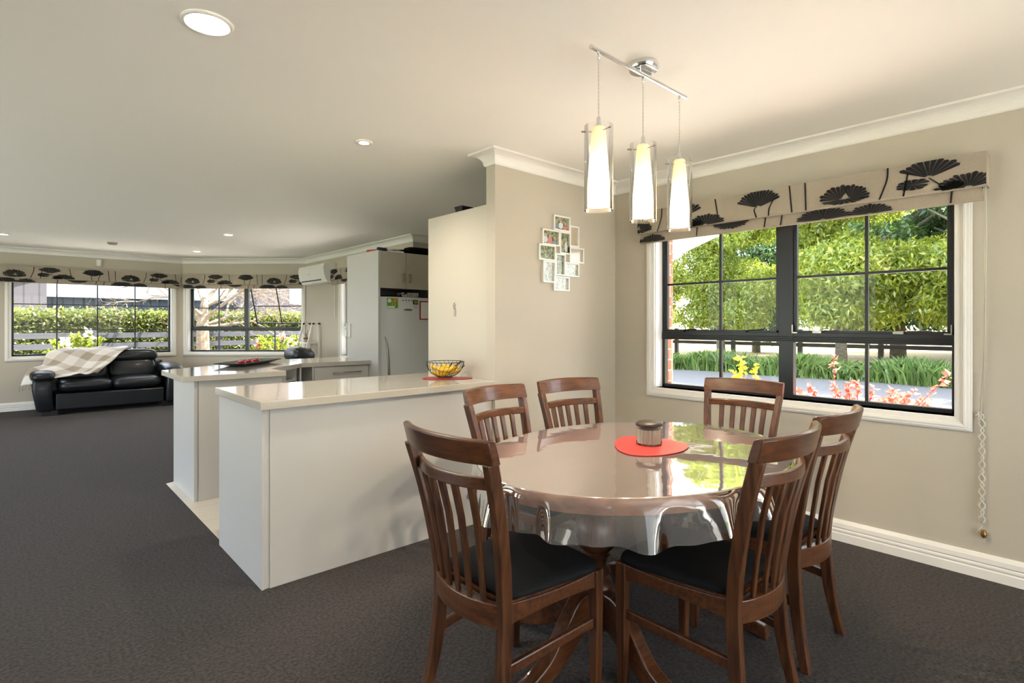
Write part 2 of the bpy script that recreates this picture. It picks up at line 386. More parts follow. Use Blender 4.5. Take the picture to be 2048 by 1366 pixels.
# sweeps: cornice and baseboard with mitres
def offs(path, i, closed, dist):
    n = len(path); p = Vector(path[i])
    def nr(a, b): d = (Vector(b) - Vector(a)).normalized(); return Vector((-d.y, d.x))
    if closed or 0 < i < n - 1:
        n1 = nr(path[i - 1], path[i]); n2 = nr(path[i], path[(i + 1) % n]); m = (n1 + n2).normalized(); return p + m * (dist / max(m.dot(n1), .2))
    return p + (nr(path[0], path[1]) if i == 0 else nr(path[-2], path[-1])) * dist
def sweep_obj(name, path, prof, i0, i1, closed, material, smooth=False):
    mb = MB(); rings = []
    for i in (i0, i1):
        k = i % len(path); rings.append([(*offs(path, k, closed, o), z) for o, z in prof])
    mb.loft(rings); return struct(mb.build(name, material, smooth=False))
# loop ordered so that the room is on the left-hand side of travel
loop = [(XR, YB), (XR, YE), (2.325, YE), (2.325, YE + .09), (KX, YE + .09), (KX, KY), (XV, KY), (XV, C2[1]), C1, (XL, YF), (XL, YB)]
cv = [(0, CE - .085), (.006, CE - .085), (.012, CE - .078)]
for k in range(7):
    a = PI / 2 * k / 6; cv.append((.080 - .066 * math.cos(a), CE - .014 - .058 * (1 - math.sin(a))))
cv += [(.088, CE - .012), (.088, CE), (0, CE)]
for i in range(len(loop)):
    sweep_obj('trim_%d' % (i + 1), loop, cv, i, i + 1, True, M['white'])
bp = [(0, 0), (.018, 0), (.018, .045), (.011, .052), (.018, .059), (.018, .068), (.011, .075), (.018, .082), (.016, .105), (.008, .122), (0, .125)]
bnames = {0: 'baseboard_right', 1: 'baseboard_partition', 7: 'baseboard_bay', 8: 'baseboard_far', 9: 'baseboard_left', 6: 'baseboard_lounge'}
for i, nm in bnames.items(): sweep_obj(nm, loop, bp, i, i + 1, True, M['white'])

# ------------------------------------------------------------------ windows
def casing(mb, w, cw=.07):
    def ring(x0, x1, z0, z1, x2, x3, z2, z3, y0, y1):   # outer rect 0/1, inner rect 2/3 as mitred frame
        O = [(x0, z0), (x1, z0), (x1, z1), (x0, z1)]; I = [(x2, z2), (x3, z2), (x3, z3), (x2, z3)]
        for k in range(4):
            a, b = O[k], O[(k + 1) % 4]; c, d = I[(k + 1) % 4], I[k]
            mb.prismy([a, b, c, d], y0, y1)
    ring(-cw, w + cw, SILL - cw, HEADZ + cw, 0.0, w, SILL, HEADZ, -.014, 0)
    ring(-cw + .008, w + cw - .008, SILL - cw + .008, HEADZ + cw - .008, -.026, w + .026, SILL - .026, HEADZ + .026, -.022, -.014)
    ring(-cw + .022, w + cw - .022, SILL - cw + .022, HEADZ + cw - .022, -.034, w + .034, SILL - .034, HEADZ + .034, -.028, -.022)
def window(idx, loc, rz, w, split=None, bars=(), cols=(), rows=(), open_right=False):
    t = thing('window_%d' % idx, loc=loc, rz=rz, kind='structure')
    mb = MB(); casing(mb, w); mb.build('casing', M['white'], t, local=True, bevel=.003)
    mb = MB(); d = .16
    mb.box(0, 0, SILL - .015, w, d, SILL); mb.box(0, 0, HEADZ, w, d, HEADZ + .01); mb.box(-.01, 0, SILL, .004, d, HEADZ); mb.box(w - .004, 0, SILL, w + .01, d, HEADZ)
    mb.build('lining', M['lining'], t, local=True)
    y0, y1 = .09, .135; z0, z1 = SILL, HEADZ - .002; a = .004; b = w - .004
    f = MB(); fw = .024
    f.box(a, y0, z0, b, y1, z0 + fw); f.box(a, y0, z1 - fw, b, y1, z1); f.box(a, y0, z0, a + fw, y1, z1); f.box(b - fw, y0, z0, b, y1, z1)
    g = MB()
    def pane(x0, x1, q0, q1, yy, tgt): tgt.box(x0, yy, q0, x1, yy + .004, q1)
    if split is None:
        for c in cols: f.box(c - .008, y0 + .004, z0, c + .008, y0 + .03, z1)
        for r in rows: f.box(a, y0 + .006, r - .007, b, y0 + .028, r + .007)
        f.build('window_frame', M['black_alu'], t, local=True, bevel=.002)
        pane(a + .01, b - .01, z0 + .01, z1 - .01, y0 + .034, g); g.build('glass', M['glass'], t, local=True)
        return t
    m0, m1 = split; T0, T1 = 1.163, 1.225
    f.box(m0, y0 - .006, z0, m1, y1, z1); f.box(a, y0 - .004, T0, b, y1, T1)
    for k in range(3): f.box(a, y0 - .010, T0 + .008 + k * .012, b, y0 - .004, T0 + .013 + k * .012)
    for c in cols: f.box(c - .009, y0 + .004, z0, c + .009, y0 + .03, T0)
    f.build('window_frame', M['black_alu'], t, local=True, bevel=.002)
    for (p, q) in ((a + fw, m0), (m1, b - fw)): pane(p - .004, q + .004, z0 + .01, T0 + .004, y0 + .034, g)
    g.build('glass', M['glass'], t, local=True)
    for k, (p, q) in enumerate(((a + fw, m0), (m1, b - fw))):
        s = MB(); gg = MB(); sw = .02; yy = y0 + .002; zt = z1 - fw; zb = T1 - .004
        s.box(p, yy, zb, p + sw, yy + .03, zt); s.box(q - sw, yy, zb, q, yy + .03, zt); s.box(p, yy, zb, q, yy + .03, zb + .018); s.box(p, yy, zt - sw, q, yy + .03, zt)
        c = cols[k]; s.box(c - .009, yy + .002, zb, c + .009, yy + .024, zt)
        for r in rows: s.box(p, yy + .004, r - .008, q, yy + .022, r + .008)
        pane(p + .01, q - .01, zb + .008, zt - .01, yy + .026, gg)
        if open_right and k == 1:
            piv = Vector((0, yy, zt)); rm = Matrix.Rotation(R(22), 3, 'X')
            for mm in (s, gg): mm.v = [tuple(rm @ (Vector(v) - piv) + piv) for v in mm.v]
        so = s.build('sash', M['black_alu'], t, local=True, bevel=.002); gg.build('glass', M['glass'], so, local=True)
        st = MB()
        for xx in ((p + .12, p + .24), (q - .26, q - .12)):
            st.box(xx[0], y0 - .022, T1 - .002, xx[0] + .05, y0 - .002, T1 + .012); st.tube([(xx[0] + .02, y0 - .018, T1 + .010), (xx[1] + .03, y0 - .012, T1 + .018)], .004, 6)
        st.build('stay', M['steel'] if idx == 1 and k == 1 else M['black_alu'], t, local=True)
        if idx == 1 and k == 1:
            cn = MB()
            for xx in (p - .004, q - .03): cn.box(xx, y0 - .02, T1 - .004, xx + .034, y0 - .006, T1 + .004); cn.box(xx if xx < q - .2 else xx + .028, y0 - .02, T1, (xx if xx < q - .2 else xx + .028) + .006, y0 - .006, T1 + .05)
            cn.build('corner_bracket', M['steel'], t, local=True)
    return t
window(1, (XR, 2.335, 0), R(-90), 1.795, split=(.876, .966), cols=(.472, 1.371), rows=(1.58,))
window(2, (-.03, YF, 0), 0, 2.029, cols=(.52, 1.022, 1.522), rows=(1.19, 1.58))
ca, sa = math.cos(BANG), math.sin(BANG)
window(3, (C1[0] + .085 * ca, C1[1] + .085 * sa, 0), BANG, 1.975, split=(.955, 1.015), cols=(.49, 1.47), rows=(1.56,), open_right=True)
window(4, (XV, 8.03, 0), R(-90), 1.58, split=(.76, .82), cols=(.40, 1.18), rows=(1.58,))
def fill_glazing(idx, loc, rz, w, h=2.1):
    t = thing('window_%d' % idx, loc=loc, rz=rz, kind='structure'); f = MB(); g = MB()
    f.box(0, .05, .05, w, .12, .10); f.box(0, .05, h - .05, w, .12, h)
    n = max(2, round(w / 1.3))
    for k in range(n + 1): x = min(max(w * k / n, .025), w - .025); f.box(x - .025, .05, .05, x + .025, .12, h)
    f.build('window_frame', M['black_alu'], t, local=True); g.box(.01, .08, .06, w - .01, .085, h - .01); g.build('glass', M['glass'], t, local=True)
fill_glazing(5, (XL, YB + 5.2, 0), R(90), 7.2, 2.2); fill_glazing(6, (KX - 1.5, YB, 0), R(180), 4.2, 2.3)  # unseen left and back glazing, added and sized to brighten the room

# ------------------------------------------------------------------ roman blinds
def fan(mb, cx, cz, rx, rz, a0, a1, n, y, w, h, ri=.12, gap=.13, scal=.05):
    for k in range(n):
        t0 = a0 + (a1 - a0) * (k + gap / 2) / n; t1 = a0 + (a1 - a0) * (k + 1 - gap / 2) / n; tm = (t0 + t1) / 2
        q = 1 + scal * math.sin(k * 2.3)
        P = [(t0, ri), (t0, .93 * q), (tm, 1.0 * q), (t1, .93 * q), (t1, ri)]
        pts = [(cx + rx * r * math.cos(a), cz + rz * r * math.sin(a)) for a, r in P]
        pts = [(min(max(x, 0.001), w - .001), min(max(z, .001), h - .001)) for x, z in pts]
        if max(p[1] for p in pts) - min(p[1] for p in pts) < .002 or max(p[0] for p in pts) - min(p[0] for p in pts) < .0005: continue
        mb.add([(x, y, z) for x, z in pts], [(0, 1, 2, 3, 4)], 1)
def stem(mb, pts, y, w, h, t=.0085):
    P = catmull([(x, 0, z) for x, z in pts], 5)
    for a, b in zip(P[:-1], P[1:]):
        if not (0.004 < a.x < w - .004): continue
        za, zb = min(max(a.z, 0.001), h - .001), min(max(b.z, .001), h - .001)
        if abs(za - zb) < 1e-4: continue
        mb.add([(a.x - t / 2, y, za), (a.x + t / 2, y, za), (b.x + t / 2, y, zb), (b.x - t / 2, y, zb)], [(0, 1, 2, 3)], 1)
def poppies(mb, s0, y, w, h, low=False):
    k = -1
    while s0 + k * 1.4 < w + .3:
        o = s0 + k * 1.4; k += 1
        if not low:
            fan(mb, o - .01, .035, .115, .082, R(62), R(178), 8, y, w, h, .06); fan(mb, o + .035, .035, .10, .075, R(-12), R(112), 9, y - .0004, w, h, .06)
            fan(mb, o + .01, .036, .125, .03, R(186), R(352), 10, y, w, h, .1)
            stem(mb, [(o + .22, h), (o + .215, .1), (o + .18, 0)], y, w, h)
            fan(mb, o + .40, h - .09, .15, .10, R(25), R(150), 10, y, w, h, .12); fan(mb, o + .33, .055, .075, .03, R(0), R(350), 11, y, w, h, .04)
            stem(mb, [(o + .40, h - .09), (o + .44, .04), (o + .46, 0)], y, w, h); stem(mb, [(o + .31, .12), (o + .29, 0)], y, w, h)
            fan(mb, o + .56, .0, .14, .075, R(5), R(175), 15, y, w, h, .12); fan(mb, o + .50, .0, .05, .045, R(20), R(190), 6, y, w, h, .12)
            stem(mb, [(o + .63, h), (o + .645, .08), (o + .65, .04)], y, w, h)
            fan(mb, o + .92, h - .105, .15, .115, R(22), R(158), 15, y, w, h, .1, scal=.03)
            stem(mb, [(o + .91, h - .1), (o + .895, .05), (o + .91, 0)], y, w, h); stem(mb, [(o + 1.02, h - .06), (o + .99, .05), (o + .985, 0)], y, w, h)
            stem(mb, [(o + 1.11, h), (o + 1.125, 0)], y, w, h); stem(mb, [(o + 1.20, h), (o + 1.205, 0)], y, w, h)
        else:
            fan(mb, o + .12, .0, .11, .055, R(5), R(175), 13, y, w, h, .1); fan(mb, o + .72, .07, .13, .05, R(190), R(350), 12, y, w, h, .1)
            stem(mb, [(o + .48, h), (o + .475, 0)], y, w, h); stem(mb, [(o + .95, h), (o + .94, 0)], y, w, h); stem(mb, [(o + 1.05, h), (o + 1.04, 0)], y, w, h)
            fan(mb, o + 1.28, .0, .15, .07, R(5), R(175), 16, y, w, h, .1)
def blind(loc, rz, w, s0, label, cordlen=None):
    t = thing('roman_blind', label, 'blind', loc=loc, rz=rz, group='roman blinds with black poppy print')
    zt, zm, zb = 2.128, 1.960, 1.892; D = -.10
    mb = MB(); h = zt - zm; N = 24
    def sheet(z0, z1, ya, yb, x0, x1):
        m = MB(); n = 28
        top = [(x0 + (x1 - x0) * i / n, ya, z1) for i in range(n + 1)]; bot = [(x0 + (x1 - x0) * i / n, yb - .002 * math.sin(i * 1.7), z0 + .002 * math.sin(i * .9)) for i in range(n + 1)]
        tb = [(p[0], p[1] + .004, p[2]) for p in top]; bb = [(p[0], p[1] + .004, p[2]) for p in bot]
        for A, B in ((top, bot), (bb, tb), (bot, bb), (tb, top)):
            for i in range(n): m.add([A[i], A[i + 1], B[i + 1], B[i]], [(0, 3, 2, 1)])
        for A in ((top[0], bot[0], bb[0], tb[0]), (top[-1], tb[-1], bb[-1], bot[-1])): m.add(A, [(0, 1, 2, 3)])
        return m
    m = sheet(zm, zt, D, D, 0, w); dec = MB(); poppies(dec, s0, D - .0035, w, h)
    dec.v = [(x, y, z + zm) for x, y, z in dec.v]; m.add(dec.v, dec.f, 1)
    m.build('upper_panel', [M['linen'], M['ink']], t, local=True)
    m = sheet(zb, zm + .012, D + .022, D + .016, .012, w - .012); dec = MB(); poppies(dec, s0, D + .0105, w - .024, zm - zb - .004, True)
    dec.v = [(x + .012, y, z + zb + .002) for x, y, z in dec.v]; m.add(dec.v, dec.f, 1)
    m.build('lower_fold', [M['linen'], M['ink']], t, local=True)
    m = MB(); m.tube([(0.0, D + .008, zm + .004), (w, D + .008, zm + .004)], .009, 8); m.tube([(.012, D + .026, zb + .004), (w - .012, D + .026, zb + .004)], .008, 8)
    m.build('hem_roll', M['linen'], t, local=True, smooth=True)
    m = MB(); m.box(.004, D + .006, zt - .03, w - .004, -.001, zt - .002); m.box(0, D, zm, .004, -.001, zt); m.box(w - .004, D, zm, w, -.001, zt)
    m.build('headrail', M['linen'], t, local=True)
    if cordlen:
        m = MB(); x = w - .012; zc = .83
        m.tube([(x, D + .012, zm), (x, -.055, 1.80), (x - .004, -.03, 1.2), (x - .022, -.02, zc)], .0022, 6)
        m.tube([(x + .008, D + .012, zm), (x + .006, -.05, 1.7), (x - .010, -.02, zc)], .0022, 6)
        pts = [(x - .018 + .010 * math.sin(k * 1.1), -.016 - .004 * math.cos(k * 1.3), zc - k * .012) for k in range(47)]
        m.tube(pts, .0035, 6); pts2 = [(x - .012 - .009 * math.sin(k * 1.1), -.018 + .004 * math.cos(k * 1.3), zc - k * .012) for k in range(47)]; m.tube(pts2, .0035, 6)
        m.tube([(x - .012, -.02, .265), (x - .035, -.018, .23), (x - .03, -.018, .19), (x - .005, -.018, .19), (x - .004, -.018, .23)], .0015, 5)
        cd = m.build('pull_cord', M['cord'], t, local=True, smooth=True)
        m = MB(); m.lathe([(.003, .249), (.009, .246), (.011, .240), (.010, .236), (.0125, .232), (.013, .222), (.010, .212), (.004, .206)], (x - .008, -.020), 14)
        m.build('acorn', M['brass'], cd, local=True, smooth=True)
    return t
blind((XR, 2.425, 0), R(-90), 2.02, -.02 + .013, 'wide cream roman blind with black poppies over the dining window', True)
blind((-.22, YF, 0), 0, 2.33, .22, 'cream roman blind with black poppies over the window behind the sofa')
blind((C1[0] + .05 * ca, C1[1] + .05 * sa, 0), BANG, 2.05, .17, 'cream roman blind with black poppies over the angled bay window')
blind((XV, 8.22, 0), R(-90), 1.9, -.25, 'poppy roman blind half hidden between heat pump and tall white cupboard')
def cleat(x, y, rz, label):
    t = thing('cord_cleat', label, 'cleat', loc=(x, y, .815), rz=rz); m = MB()
    m.box(-.006, -.012, -.004, .006, 0, .022); m.tube([(-.014, -.014, .002), (0, -.014, .014), (.014, -.014, .002)], .004, 6)
    m.tube([(0, -.014, .01), (0, -.016, -.022)], .005, 6)
    m.build('hook', M['plastic'], t, local=True, smooth=True)
cleat(XR, .442, R(-90), 'small white cord cleat on the wall right of the dining window')

# ------------------------------------------------------------------ ceiling fittings
def spot(o_parent, z, power, name='lamp', size=150, col=(1, .90, .76), r=.04):
    l = bpy.data.lights.new(name, 'SPOT'); l.energy = power; l.spot_size = R(size); l.spot_blend = .8; l.shadow_soft_size = r; l.color = col
    o = bpy.data.objects.new(name, l); COL.objects.link(o); o.parent = o_parent; o.location = (0, 0, z); return o
M['led'] = emis('lit_diffuser', (1, .95, .85), 9)
M['bulbglow'] = emis('lit_bulb', (1, .88, .66), 14)
def downlight(x, y, r, ri, label, power):
    t = thing('downlight', label, 'ceiling light', loc=(x, y, CE), group='recessed ceiling downlights')
    m = MB(); m.lathe([(r, -.001), (r, -.005), (r * .9, -.011), (ri + .004, -.008), (ri, -.004), (ri, -.001)], (0, 0), 40, caps=False); m.build('bezel', M['white'], t, local=True, smooth=True)
    m = MB(); m.lathe([(ri, -.0045), (.001, -.0045)], (0, 0), 32, caps=False); m.build('diffuser', M['led'], t, local=True)
    spot(t, -.03, power)
K = CE - 1.28
downlight(.536, 2.28, .088, .070, 'large lit downlight nearest the camera, above the carpet', 12)
downlight(1.605, 3.12, .052, .026, 'small lit downlight above the near kitchen bench', 13)
downlight(2.0, 7.5, .06, .045, 'lit downlight in the ceiling behind the kitchen island', 12)
downlight(2.10, 9.55, .06, .045, 'farthest lit downlight, close to the bay window', 10)
downlight(-.10, 9.35, .06, .045, 'lit downlight cut by the left edge above the sofa window', 10)
t = thing('smoke_alarm', 'small round cream smoke alarm on the lounge ceiling', 'smoke alarm', loc=(1.01, 9.33, CE)); m = MB()
m.lathe([(.06, -.001), (.06, -.012), (.045, -.028), (.02, -.032), (.001, -.032)], (0, 0), 28, caps=False); m.build('cover', M['linen'], t, local=True, smooth=True)
m = MB(); m.lathe([(.012, -.031), (.012, -.035), (.001, -.036)], (0, 0), 14, caps=False); m.build('test_button', M['plastic'], t, local=True)
t = thing('motion_sensor', 'small white alarm sensor box high on the wall above the sofa window', 'sensor', loc=(1.0, YF, 2.25)); m = MB()
m.prism([(-.035, -.001), (-.03, -.035), (.03, -.035), (.035, -.001)], -.05, .055); m.build('housing', M['plastic'], t, local=True, bevel=.008)
m = MB(); m.sup((0, -.034, -.015), (.045, .02, .05), .8); m.build('lens', M['white'], t, local=True, smooth=True)

# ------------------------------------------------------------------ pendant
t = thing('pendant_lamp', 'chrome bar pendant with three lit white glass shades above the dining table', 'pendant light', loc=(2.008, 1.36, CE))
m = MB(); m.lathe([(.062, -.001), (.066, -.006), (.066, -.020), (.060, -.030), (.001, -.031)], (0.012, .004), 40, caps=False); m.build('ceiling_rose', M['chrome'], t, local=True, smooth=True, auto=40)
m = MB(); m.box(-.03, -.008, -.05, .055, .008, -.03); m.build('bracket', M['chrome'], t, local=True, bevel=.002)
m = MB(); m.tube([(-.345, 0, -.052), (.345, 0, -.052)], .0085, 16)
for sx in (-1, 1): m.tube([(sx * .343, 0, -.052), (sx * .352, 0, -.052)], .0095, 16)
m.build('bar', M['chrome'], t, local=True, smooth=True, auto=40)
for i, dx in enumerate((-.303, .001, .298)):
    zb = 1.728 - CE - .004 * i; zt = 2.062 - CE - .004 * i
    m = MB(); m.lathe([(.006, -.052), (.006, -.085), (.003, -.088)], (dx, 0), 12); cp = m.build('cord_grip', M['chrome'], t, local=True, smooth=True)
    m = MB()
    for s in (0, PI): m.tube([(dx + .0016 * math.cos(k * .8 + s), .0016 * math.sin(k * .8 + s), -.08 + (zt + .03 + .08) * k / 60) for k in range(61)], .0014, 5)
    m.build('flex', M['cord'], t, local=True, smooth=True)
    m = MB(); m.lathe([(.0035, zt + .035), (.008, zt + .03), (.008, zt + .008), (.012, zt + .004), (.012, zt - .006)], (dx, 0), 16); m.build('lamp_cap', M['chrome'], t, local=True, smooth=True)
    H = zt - zb
    m = MB(); m.lathe([(.0565, zt), (.0567, zb + .003), (.0565, zb), (.0545, zb), (.0545, zt), (.0565, zt)], (dx, 0), 48, caps=False)
    m.build('outer_glass', M['cglass'], t, local=True, smooth=True, auto=40)
    m = MB(); m.lathe([(.008, zt - .002), (.022, zt - .004), (.0265, zt - .010), (.0285, zt - .03), (.047, zb + .05), (.0495, zb + .018), (.0475, zb + .018), (.044, zb + .055), (.026, zt - .03), (.020, zt - .012), (.008, zt - .009)], (dx, 0), 40, caps=False)
    m.build('inner_shade', M['opal'], t, local=True, smooth=True)
    for a in (20, 140, 260):
        m = MB(); c_, s_ = math.cos(R(a)), math.sin(R(a)); m.tube([(dx + .027 * c_, .027 * s_, zt - .024), (dx + .066 * c_, .066 * s_, zt - .024)], .0018, 6)
        m.tube([(dx + .057 * c_, .057 * s_, zt - .024), (dx + .068 * c_, .068 * s_, zt - .024)], .0035, 8)
        m.build('glass_pin', M['steel'], t, local=True, smooth=True)
    m = MB(); m.sup((dx, 0, zb + .115), (.034, .034, .075), 1, 1, nu=16, nv=10); m.build('bulb', M['bulbglow'], t, local=True, smooth=True)
    l = bpy.data.lights.new('bulb_light', 'POINT'); l.energy = 7.0; l.shadow_soft_size = .018; l.color = (1, .84, .60)
    o = bpy.data.objects.new('bulb_light', l); COL.objects.link(o); o.parent = t; o.location = (dx, 0, zb + .05)
# ------------------------------------------------------------------ wall collage frame
t = thing('photo_collage', 'white collage of ten overlapping small photo frames on the partition wall', 'picture frame', loc=(2.95, YE, 1.79))
FR = [(2.867, 3.041, 1.957, 2.068, 'p3'), (2.751, 2.927, 1.842, 1.955, 'p3'), (2.715, 2.884, 1.732, 1.845, 'bg'), (2.931, 3.045, 1.792, 1.956, 'p2'),
      (3.037, 3.141, 1.853, 2.010, 'e'), (3.034, 3.197, 1.737, 1.852, 'e'), (2.884, 2.99, 1.631, 1.792, 'bg'), (2.988, 3.141, 1.631, 1.736, 'e2'),
      (2.755, 2.883, 1.576, 1.730, 'bg2'), (2.867, 3.034, 1.521, 1.627, 'bg2')]
for i, (x0, x1, z0, z1, k) in enumerate(FR):
    x0 -= 2.95; x1 -= 2.95; z0 -= 1.79; z1 -= 1.79; b = .011; yf = -.020 - .0006 * (i % 3)
    m = MB()
    m.box(x0, yf, z0, x1, -.001, z0 + b); m.box(x0, yf, z1 - b, x1, -.001, z1); m.box(x0, yf, z0 + b, x0 + b, -.001, z1 - b); m.box(x1 - b, yf, z0 + b, x1, -.001, z1 - b)
    fo = m.build('frame', M['white'], t, local=True)
    m = MB(); yp = -.006; m.box(x0 + b, yp, z0 + b, x1 - b, -.001, z1 - b, 0)
    W_ = x1 - x0 - 2 * b; H_ = z1 - z0 - 2 * b
    def disc(cx, cz, rx, rz, mi, dy):
        m.add([(cx + rx * math.cos(2 * PI * q / 14), yp - dy, cz + rz * math.sin(2 * PI * q / 14)) for q in range(14)], [tuple(range(14))], mi)
    ms = [M['photobg'] if k in ('p3', 'p2', 'bg') else M['photobg2'] if k in ('bg2', 'e2') else M['photoempty']]
    if k in ('p3', 'p2'):
        ms += [M['skin'], M['shirtA'], M['shirtB'], M['shirtC']]; n = 3 if k == 'p3' else 2
        for q in range(n):
            cx = x0 + b + W_ * (q + .6) / (n + .25); cz = z0 + b + H_ * (.62 + .1 * math.sin(q * 2 + i) if k == 'p3' else .45 + .22 * (q % 2))
            disc(cx, cz - H_ * .36, W_ * .15, min(H_ * .27, cz - H_ * .36 - z0 - b - .001), 2 + (q + i) % 3, .0006); disc(cx, cz, W_ * .075, H_ * .14 if k == 'p3' else H_ * .09, 1, .001)
    m.build('photo', ms, fo, local=True)

# ------------------------------------------------------------------ pantry, fridge surround
CT = 2.06
t = thing('pantry_cupboard', 'tall cream pantry cupboard beside the partition wall, near bench end', 'cupboard', loc=(2.335, 2.805, 0))
MB().box(2.335, 2.805, 0, 2.955, 3.505, CT + .02).build('body', M['cabw'], t, bevel=.002)
MB().box(2.36, 3.507, .12, 2.93, 3.525, CT).build('door', M['cabw'], t, bevel=.002)
t = thing('key_hook', 'small silver key hook on the cream pantry side panel', 'hook', loc=(2.3365, 3.162, 1.385)); m = MB()
m.box(-.006, -.012, -.05, 0, .012, -.005); m.tube([(-.003, -.008, 0), (-.012, -.012, .01), (-.010, -.016, .035)], .002, 5); m.tube([(-.003, .002, 0), (-.014, .002, .02), (-.006, .0, .05)], .002, 5); m.tube([(-.004, .006, -.01), (-.012, .010, .02), (-.006, .008, .045)], .002, 5)
m.build('hook_wire', M['steel'], t, local=True, smooth=False)
t = thing('storage_box', 'small black box on top of the cream pantry cupboard', 'box', loc=(2.42, 3.17, CT + .021)); MB().box(-.05, -.04, 0, .05, .04, .04).build('body', M['blackmetal'], t, local=True, bevel=.004); MB().box(-.054, -.044, .034, .054, .044, .05).build('lid', M['blackmetal'], t, local=True, bevel=.003)
FZ = 2.022
t = thing('fridge_surround', 'tall white cupboard surround enclosing the fridge, with two overhead doors', 'cupboard', loc=(2.70, 4.94, 0))
MB().box(2.695, 4.94, 0, 2.72, 5.63, FZ).build('side_panel', M['cab'], t, bevel=.0015)
MB().box(3.40, 4.94, 0, 3.425, 5.63, FZ).build('side_panel', M['cab'], t, bevel=.0015)
MB().box(2.72, 4.965, 1.655, 3.40, 5.63, FZ).build('overhead_box', M['cab'], t)
MB().box(2.72, 5.60, 0, 3.40, 5.63, 1.655).build('back_panel', M['cab'], t)
for i, (a, b) in enumerate(((2.722, 3.022), (3.027, 3.398))):
    d = MB().box(a, 4.945, 1.645, b, 4.963, FZ - .003).build('door', M['cabw'], t, bevel=.0015)
    hx = 2.983 if i == 0 else 3.063; m = MB(); m.box(hx - .007, 4.915, 1.712, hx + .007, 4.925, 1.80); m.box(hx - .007, 4.925, 1.712, hx + .007, 4.945, 1.724); m.box(hx - .007, 4.925, 1.788, hx + .007, 4.945, 1.80); m.build('handle', M['steel'], d, bevel=.002)
t = thing('refrigerator', 'white fridge with curved long handle standing in the white surround', 'fridge', loc=(3.06, 5.2, 0))
MB().box(2.735, 5.02, .03, 3.385, 5.58, 1.555).build('body', M['fridge'], t, bevel=.01)
m = MB()
rg = []
for k in range(9):
    x = 2.735 + .65 * k / 8; yy = 4.985 - .03 * math.sin(PI * k / 8) ** .6; rg.append((x, yy))
m.prism(rg + [(3.385, 5.02), (2.735, 5.02)], .62, 1.56); d = m.build('door', M['fridge'], t, bevel=.004)
m = MB(); m.prism(rg + [(3.385, 5.02), (2.735, 5.02)], .05, .61); m.build('freezer_drawer', M['fridge'], t, bevel=.004)
m = MB(); pts = catmull([(2.79, 4.975, 1.15), (2.798, 4.945, 1.05), (2.808, 4.935, .9), (2.815, 4.94, .75), (2.815, 4.968, .66)], 6)
m.tube(pts, [.004 + .008 * min(1, k / 8) for k in range(len(pts))], 8); m.build('handle', M['steel'], d, smooth=True)
m = MB(); m.sup((3.05, 4.952, 1.43), (.10, .006, .018), 1, 1); m.build('badge', M['steel'], d, smooth=True)
m = MB(); 
for k in range(4): m.sup((2.99 + .035 * k, 4.953, 1.525), (.012, .006, .012), .8)
m.build('indicator', M['blackmetal'], d)
t = thing('fridge_magnet', 'large green and orange card magnet on the fridge door', 'magnet', loc=(2.86, 4.95, 1.49)); m = MB()
m.box(2.80, 4.951, 1.445, 2.925, 4.955, 1.545, 0); m.box(2.875, 4.9503, 1.51, 2.92, 4.951, 1.543, 1); m.box(2.803, 4.9503, 1.447, 2.885, 4.951, 1.463, 2); m.box(2.85, 4.9500, 1.463, 2.866, 4.951, 1.52, 3)
m.add([(2.826 + .021 * math.cos(q * PI / 8), 4.9500, 1.518 + .021 * math.sin(q * PI / 8)) for q in range(16)], [tuple(range(16))], 2)
for q in range(6): m.box(2.88 + .006 * (q % 3), 4.9500, 1.462 + .012 * q, 2.886 + .006 * (q % 3), 4.951, 1.468 + .012 * q, 2)
m.v = [(x, y - .004, z) for x, y, z in m.v]
m.build('card', [M['greenmag'], M['orange'], M['paper'], M['shirtC']], t)
t = thing('fridge_magnet', 'small black, green and yellow magnet at the top of the fridge door', 'magnet', loc=(3.13, 4.95, 1.52)); m = MB()
m.box(3.105, 4.943, 1.488, 3.165, 4.947, 1.532, 0); m.box(3.117, 4.9425, 1.496, 3.160, 4.943, 1.524, 1); m.box(3.122, 4.942, 1.504, 3.156, 4.9425, 1.517, 2); m.build('card', [M['blackmetal'], M['greenmag'], M['banana']], t)
t = thing('note_card', 'pale blue slip of paper on the fridge below the small magnet', 'paper', loc=(3.13, 4.95, 1.46)); MB().box(3.112, 4.944, 1.444, 3.162, 4.946, 1.476).build('sheet', M['shirtB'], t)
t = thing('memo_board', 'white memo board with dark red patterned border on the fridge', 'memo board', loc=(3.26, 4.95, 1.43)); MB().box(3.185, 4.940, 1.325, 3.365, 4.946, 1.525).build('frame', M['darkred'], t); MB().box(3.197, 4.9385, 1.337, 3.353, 4.940, 1.513).build('sheet', M['paper'], t)
t = thing('black_tray', 'black baking tray lying on top of the fridge', 'tray', loc=(2.9, 5.2, 1.56)); m = MB(); m.box(-.15, -.16, 0, .14, .2, .018); m.build('pan', M['blackmetal'], t, local=True, bevel=.004); m = MB(); m.tube([(.10, -.16, .02), (.15, -.19, .045), (.22, -.17, .06)], .01, 8); m.build('handle', M['blackmetal'], t, local=True)
t = thing('wire_basket', 'small white perforated basket on top of the fridge', 'basket', loc=(3.11, 5.06, 1.558)); m = MB()
for q in range(9):
    x = -.09 + .0225 * q; m.box(x - .004, -.05, 0, x + .004, -.046, .05); m.box(x - .004, .046, 0, x + .004, .05, .05)
m.box(-.1, -.05, 0, .1, .05, .006); m.box(-.1, -.052, .044, .1, -.045, .052); m.box(-.1, .045, .044, .1, .052, .052); m.box(-.1, -.05, .02, -.096, .05, .052); m.box(.096, -.05, .02, .1, .05, .052); m.box(-.1, -.052, .018, .1, -.046, .024)
m.build('basket_body', M['plastic'], t, local=True)
